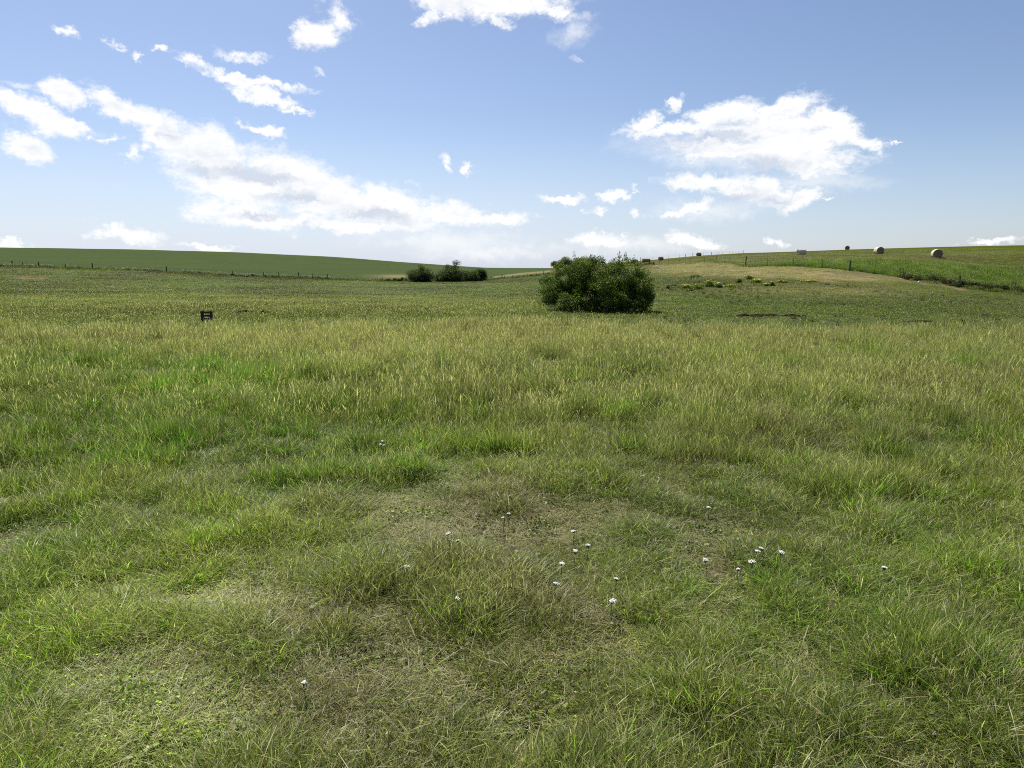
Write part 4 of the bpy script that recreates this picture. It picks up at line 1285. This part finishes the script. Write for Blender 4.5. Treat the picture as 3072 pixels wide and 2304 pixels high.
def yellow_plant(px, py, w, h, nf, label, seed):
    rng = np.random.default_rng(seed)
    p = hit(px, py)
    t = thing('flowering_plant', label, 'plant', p, 'leafy plants on the right slope')
    k = p.y / FPX; w, h = w * k, h * k
    V, F, LV = [], [], []
    for i in range(int(260)):
        x, y = rng.normal(0, w * .24), rng.normal(0, w * .2); z = h * (0.05 + 0.8 * rng.random() * math.exp(-(x / w * 2) ** 2))
        ax_ = Vector((rng.normal(0, .6), rng.normal(0, .6), 1)).normalized(); sd2 = ax_.cross(Vector(rng.normal(size=3))).normalized()
        l = 0.16 * (0.6 + rng.random())
        c = Vector((x, y, z)); o = len(V)
        V += [c - ax_ * l * .5, c + sd2 * l * .25, c + ax_ * l * .5, c - sd2 * l * .25]; F.append((o, o + 1, o + 2, o + 3)); LV += [(rng.random(), rng.random() * .3, 0)] * 4
    obj('leaves', fast_mesh('leaves', [tuple(v) for v in V], F, {'lv': np.array(LV)}, M_YPLANT), t)
    mb = MB()
    for i in range(7):
        x, y = rng.normal(0, w * .22), rng.normal(0, w * .15)
        mb.add(*tube([(x * .3, y * .3, -0.05), (x * .8, y * .8, h * .5), (x, y, h * .95)], [.012, .01, .006], 4))
    obj('stalks', mb.mesh('stalks', M_YPLANT), t)['kind'] = 'stuff'
    if nf:
        V, F = [], []
        for i in range(nf):
            x, y = rng.normal(0, w * .25), rng.normal(0, w * .2); z = h * (0.72 + 0.35 * rng.random() * math.exp(-(x / w * 2) ** 2))
            for q in range(6):
                a = q * 1.047 + rng.random(); o = len(V); r = 0.05
                c = Vector((x, y, z))
                V += [c, c + Vector((math.cos(a) * r, math.sin(a) * r, .012)), c + Vector((math.cos(a + .5) * r * 1.2, math.sin(a + .5) * r * 1.2, 0.03)), c + Vector((math.cos(a + 1) * r, math.sin(a + 1) * r, .012))]
                F.append((o, o + 1, o + 2, o + 3))
        mb = MB(); mb.add(V, F); obj('flowers', mb.mesh('flowers', M_YFLOWER), t)['kind'] = 'stuff'


YP = [(2005, 868, 12, 12, 0, 'leftmost small green leafy clump nearest the big shrub'),
      (2023, 861, 12, 10, 6, 'low clump with a few yellow tips beside the leftmost one'),
      (2060, 867, 34, 22, 26, 'broad yellow-flowering plant at the left of the slope row'),
      (2093, 870, 28, 22, 8, 'broad green plant between two yellow-flowering ones, left part of the slope'),
      (2127, 862, 22, 20, 18, 'middle plant of the slope row with pale yellow tops'),
      (2156, 865, 22, 20, 18, 'narrow yellow-topped plant right of the middle of the row'),
      (2192, 866, 20, 18, 22, 'compact plant covered in yellow flowers, standing a little apart'),
      (2216, 850, 20, 16, 4, 'dark green upright clump above and left of the brightest flowers'),
      (2246, 838, 22, 11, 4, 'highest green clump, just under the tan grass'),
      (2270, 850, 20, 18, 36, 'brightest yellow plant on the slope, densest flowers'),
      (2298, 861, 20, 16, 28, 'pale yellow plant below and right of the brightest one'),
      (2315, 860, 16, 14, 8, 'small green clump touching the pale yellow plant'),
      (2348, 851, 26, 9, 14, 'thin low patch of yellow flowers on its own to the right'),
      (2432, 848, 44, 12, 24, 'wide low plant with dull yellow tops, far right of the row'),
      (2085, 834, 32, 14, 2, 'green leafy patch above the left end of the row'),
      (2070, 876, 14, 10, 0, 'small green clump below the broad left plants')]
for i, a in enumerate(YP):
    yellow_plant(a[0], a[1], a[2] * (1.25 + 0.3 * math.sin(i * 2.3)), a[3] * (0.85 + 0.25 * math.sin(i * 1.7 + 1)), int(a[4] * 0.8), a[5], 100 + i)
yellow_plant(2885, 980, 16, 24, 0, 'upright dark green weed alone at the right meadow edge', 140)

# ---------------------------------------------------------------- yarrow
M_PETAL = simple('white_petals', (0.60, 0.59, 0.53), (0.72, 0.71, 0.65), 60, rough=0.7)
M_STEM = leafy('yarrow_green', lambda g: g.mix(0.0, (0.06, 0.09, 0.035, 1), (1, 1, 1, 1)), 0.25)


def yarrow(px, py, s, label, seed, hh=0.2):
    rng = np.random.default_rng(seed)
    x, y, z = ray(px, py)
    # stands on the ground so that its head is seen at this height
    tt = (CAM_H - hh - 0.01) / -z
    gx, gy = x * tt, y * tt
    gz = H(gx, gy)
    hh = CAM_H + z * tt - gz
    t = thing('yarrow', label, 'flower', (gx, gy, gz), 'white yarrow in the short grass')
    mb = MB()
    top = Vector((rng.normal(0, .012), rng.normal(0, .012), hh - 0.03))
    mb.add(*tube([(rng.normal(0, .02), rng.normal(0, .02), -0.03), top * 0.5 + Vector((rng.normal(0, .01), 0, 0)), top], [.0028, .0025, .0022], 5))
    R = 0.020 * s
    flo = []
    for i in range(15):
        r = R * math.sqrt((i + 0.4) / 15); a = i * 2.4
        c = Vector((r * math.cos(a) * 1.05, r * math.sin(a), hh - 0.002 - 5 * r * r + rng.normal(0, .002)))
        mb.add(*tube([top, c - Vector((0, 0, .004))], [.0014, .001], 4))
        flo.append(c)
    obj('stem', mb.mesh('stem', M_STEM), t)
    mb = MB()
    tlt = rng.normal(0, 0.13, 2)
    for c in flo:
        c.z += tlt[0] * (c.x - top.x) + tlt[1] * (c.y - top.y)
        rr_ = 0.0058 * (0.8 + .4 * rng.random()) * (0.7 + 0.3 * s)
        V = [c + Vector((0, 0, .003))]
        for k in range(10):
            a = k * 0.6283; q = rr_ if k % 2 == 0 else rr_ * .72
            V.append(c + Vector((math.cos(a) * q, math.sin(a) * q, rng.normal(0, .0012))))
        lo = [v - Vector((0, 0, 0.005)) for v in V[1:]]
        mb.add(V + lo, [(0, k + 1, (k + 1) % 10 + 1) for k in range(10)] + [(k + 1, k + 11, (k + 1) % 10 + 11, (k + 1) % 10 + 1) for k in range(10)])
    obj('flower_head', mb.mesh('flower_head', M_PETAL), t)
    V, F = [], []
    for k in range(5):
        a = rng.random() * 6.28; zz = hh * rng.random() * 0.6; l = 0.07
        d = Vector((math.cos(a), math.sin(a), 0.5)).normalized()
        for q in range(8):
            c = Vector((0, 0, zz)) + d * l * q / 8
            for s_ in (-1, 1):
                e = c + Vector((-math.sin(a) * s_, math.cos(a) * s_, 0.4)) * 0.012 + d * .006
                o = len(V); V += [c, c + d * .004, e]; F.append((o, o + 1, o + 2))
    mb = MB(); mb.add(V, F); obj('feathery_leaf', mb.mesh('feathery_leaf', M_STEM), t)


YA = [(1147, 1322, 1.0, 'highest of the three yarrow heads together in the tall grass, left of centre'),
      (1141, 1331, 0.8, 'left one of the three yarrow heads clustered in tall grass'),
      (1152, 1334, 0.8, 'lowest right of the three yarrow heads clustered in tall grass'),
      (1344, 1599, 1.15, 'larger yarrow head on the left of the close pair left of centre'),
      (1372, 1619, 0.9, 'smaller yarrow head on the right of the close pair left of centre'),
      (1221, 1697, 1.05, 'lone yarrow at the left edge of the flower scatter'),
      (1720, 1591, 1.0, 'topmost of the five yarrow standing near the middle'),
      (1764, 1633, 1.0, 'rightmost of the five yarrow standing near the middle'),
      (1726, 1652, 0.95, 'third down of the five middle yarrow, left of the rightmost'),
      (1686, 1688, 1.0, 'fourth down of the five middle yarrow, beside a dry stalk'),
      (1669, 1747, 1.2, 'lowest of the five middle yarrow, big and round'),
      (1839, 1801, 1.25, 'wide yarrow head alone, lowest right of centre'),
      (1373, 1794, 0.9, 'low yarrow over a bare soil patch, nearest the bottom in the centre'),
      (1526, 1539, 0.8, 'faint small yarrow at the top centre of the short grass'),
      (1508, 1550, 0.7, 'tiny yarrow bud just left of the faint top one'),
      (1849, 1734, 0.75, 'small dull yarrow above the wide lone one'),
      (2126, 1520, 0.95, 'topmost yarrow on the right half, alone'),
      (2274, 1650, 1.1, 'front head of the touching yarrow pair on the right'),
      (2284, 1643, 0.9, 'rear head of the touching yarrow pair on the right'),
      (2346, 1655, 1.15, 'bright yarrow right of the touching pair'),
      (2117, 1678, 1.1, 'leftmost yarrow of the right-hand group'),
      (2256, 1682, 1.4, 'biggest yarrow, at the bottom of the right-hand group'),
      (2215, 1706, 0.7, 'small yarrow bud low in the right-hand group'),
      (2654, 1700, 0.95, 'lone yarrow far to the right'),
      (912, 2045, 0.6, 'single tiny white yarrow low on the left')]
for i, a in enumerate(YA):
    yarrow(*a, 200 + i, hh=0.34 if a[1] < 1400 else 0.17)
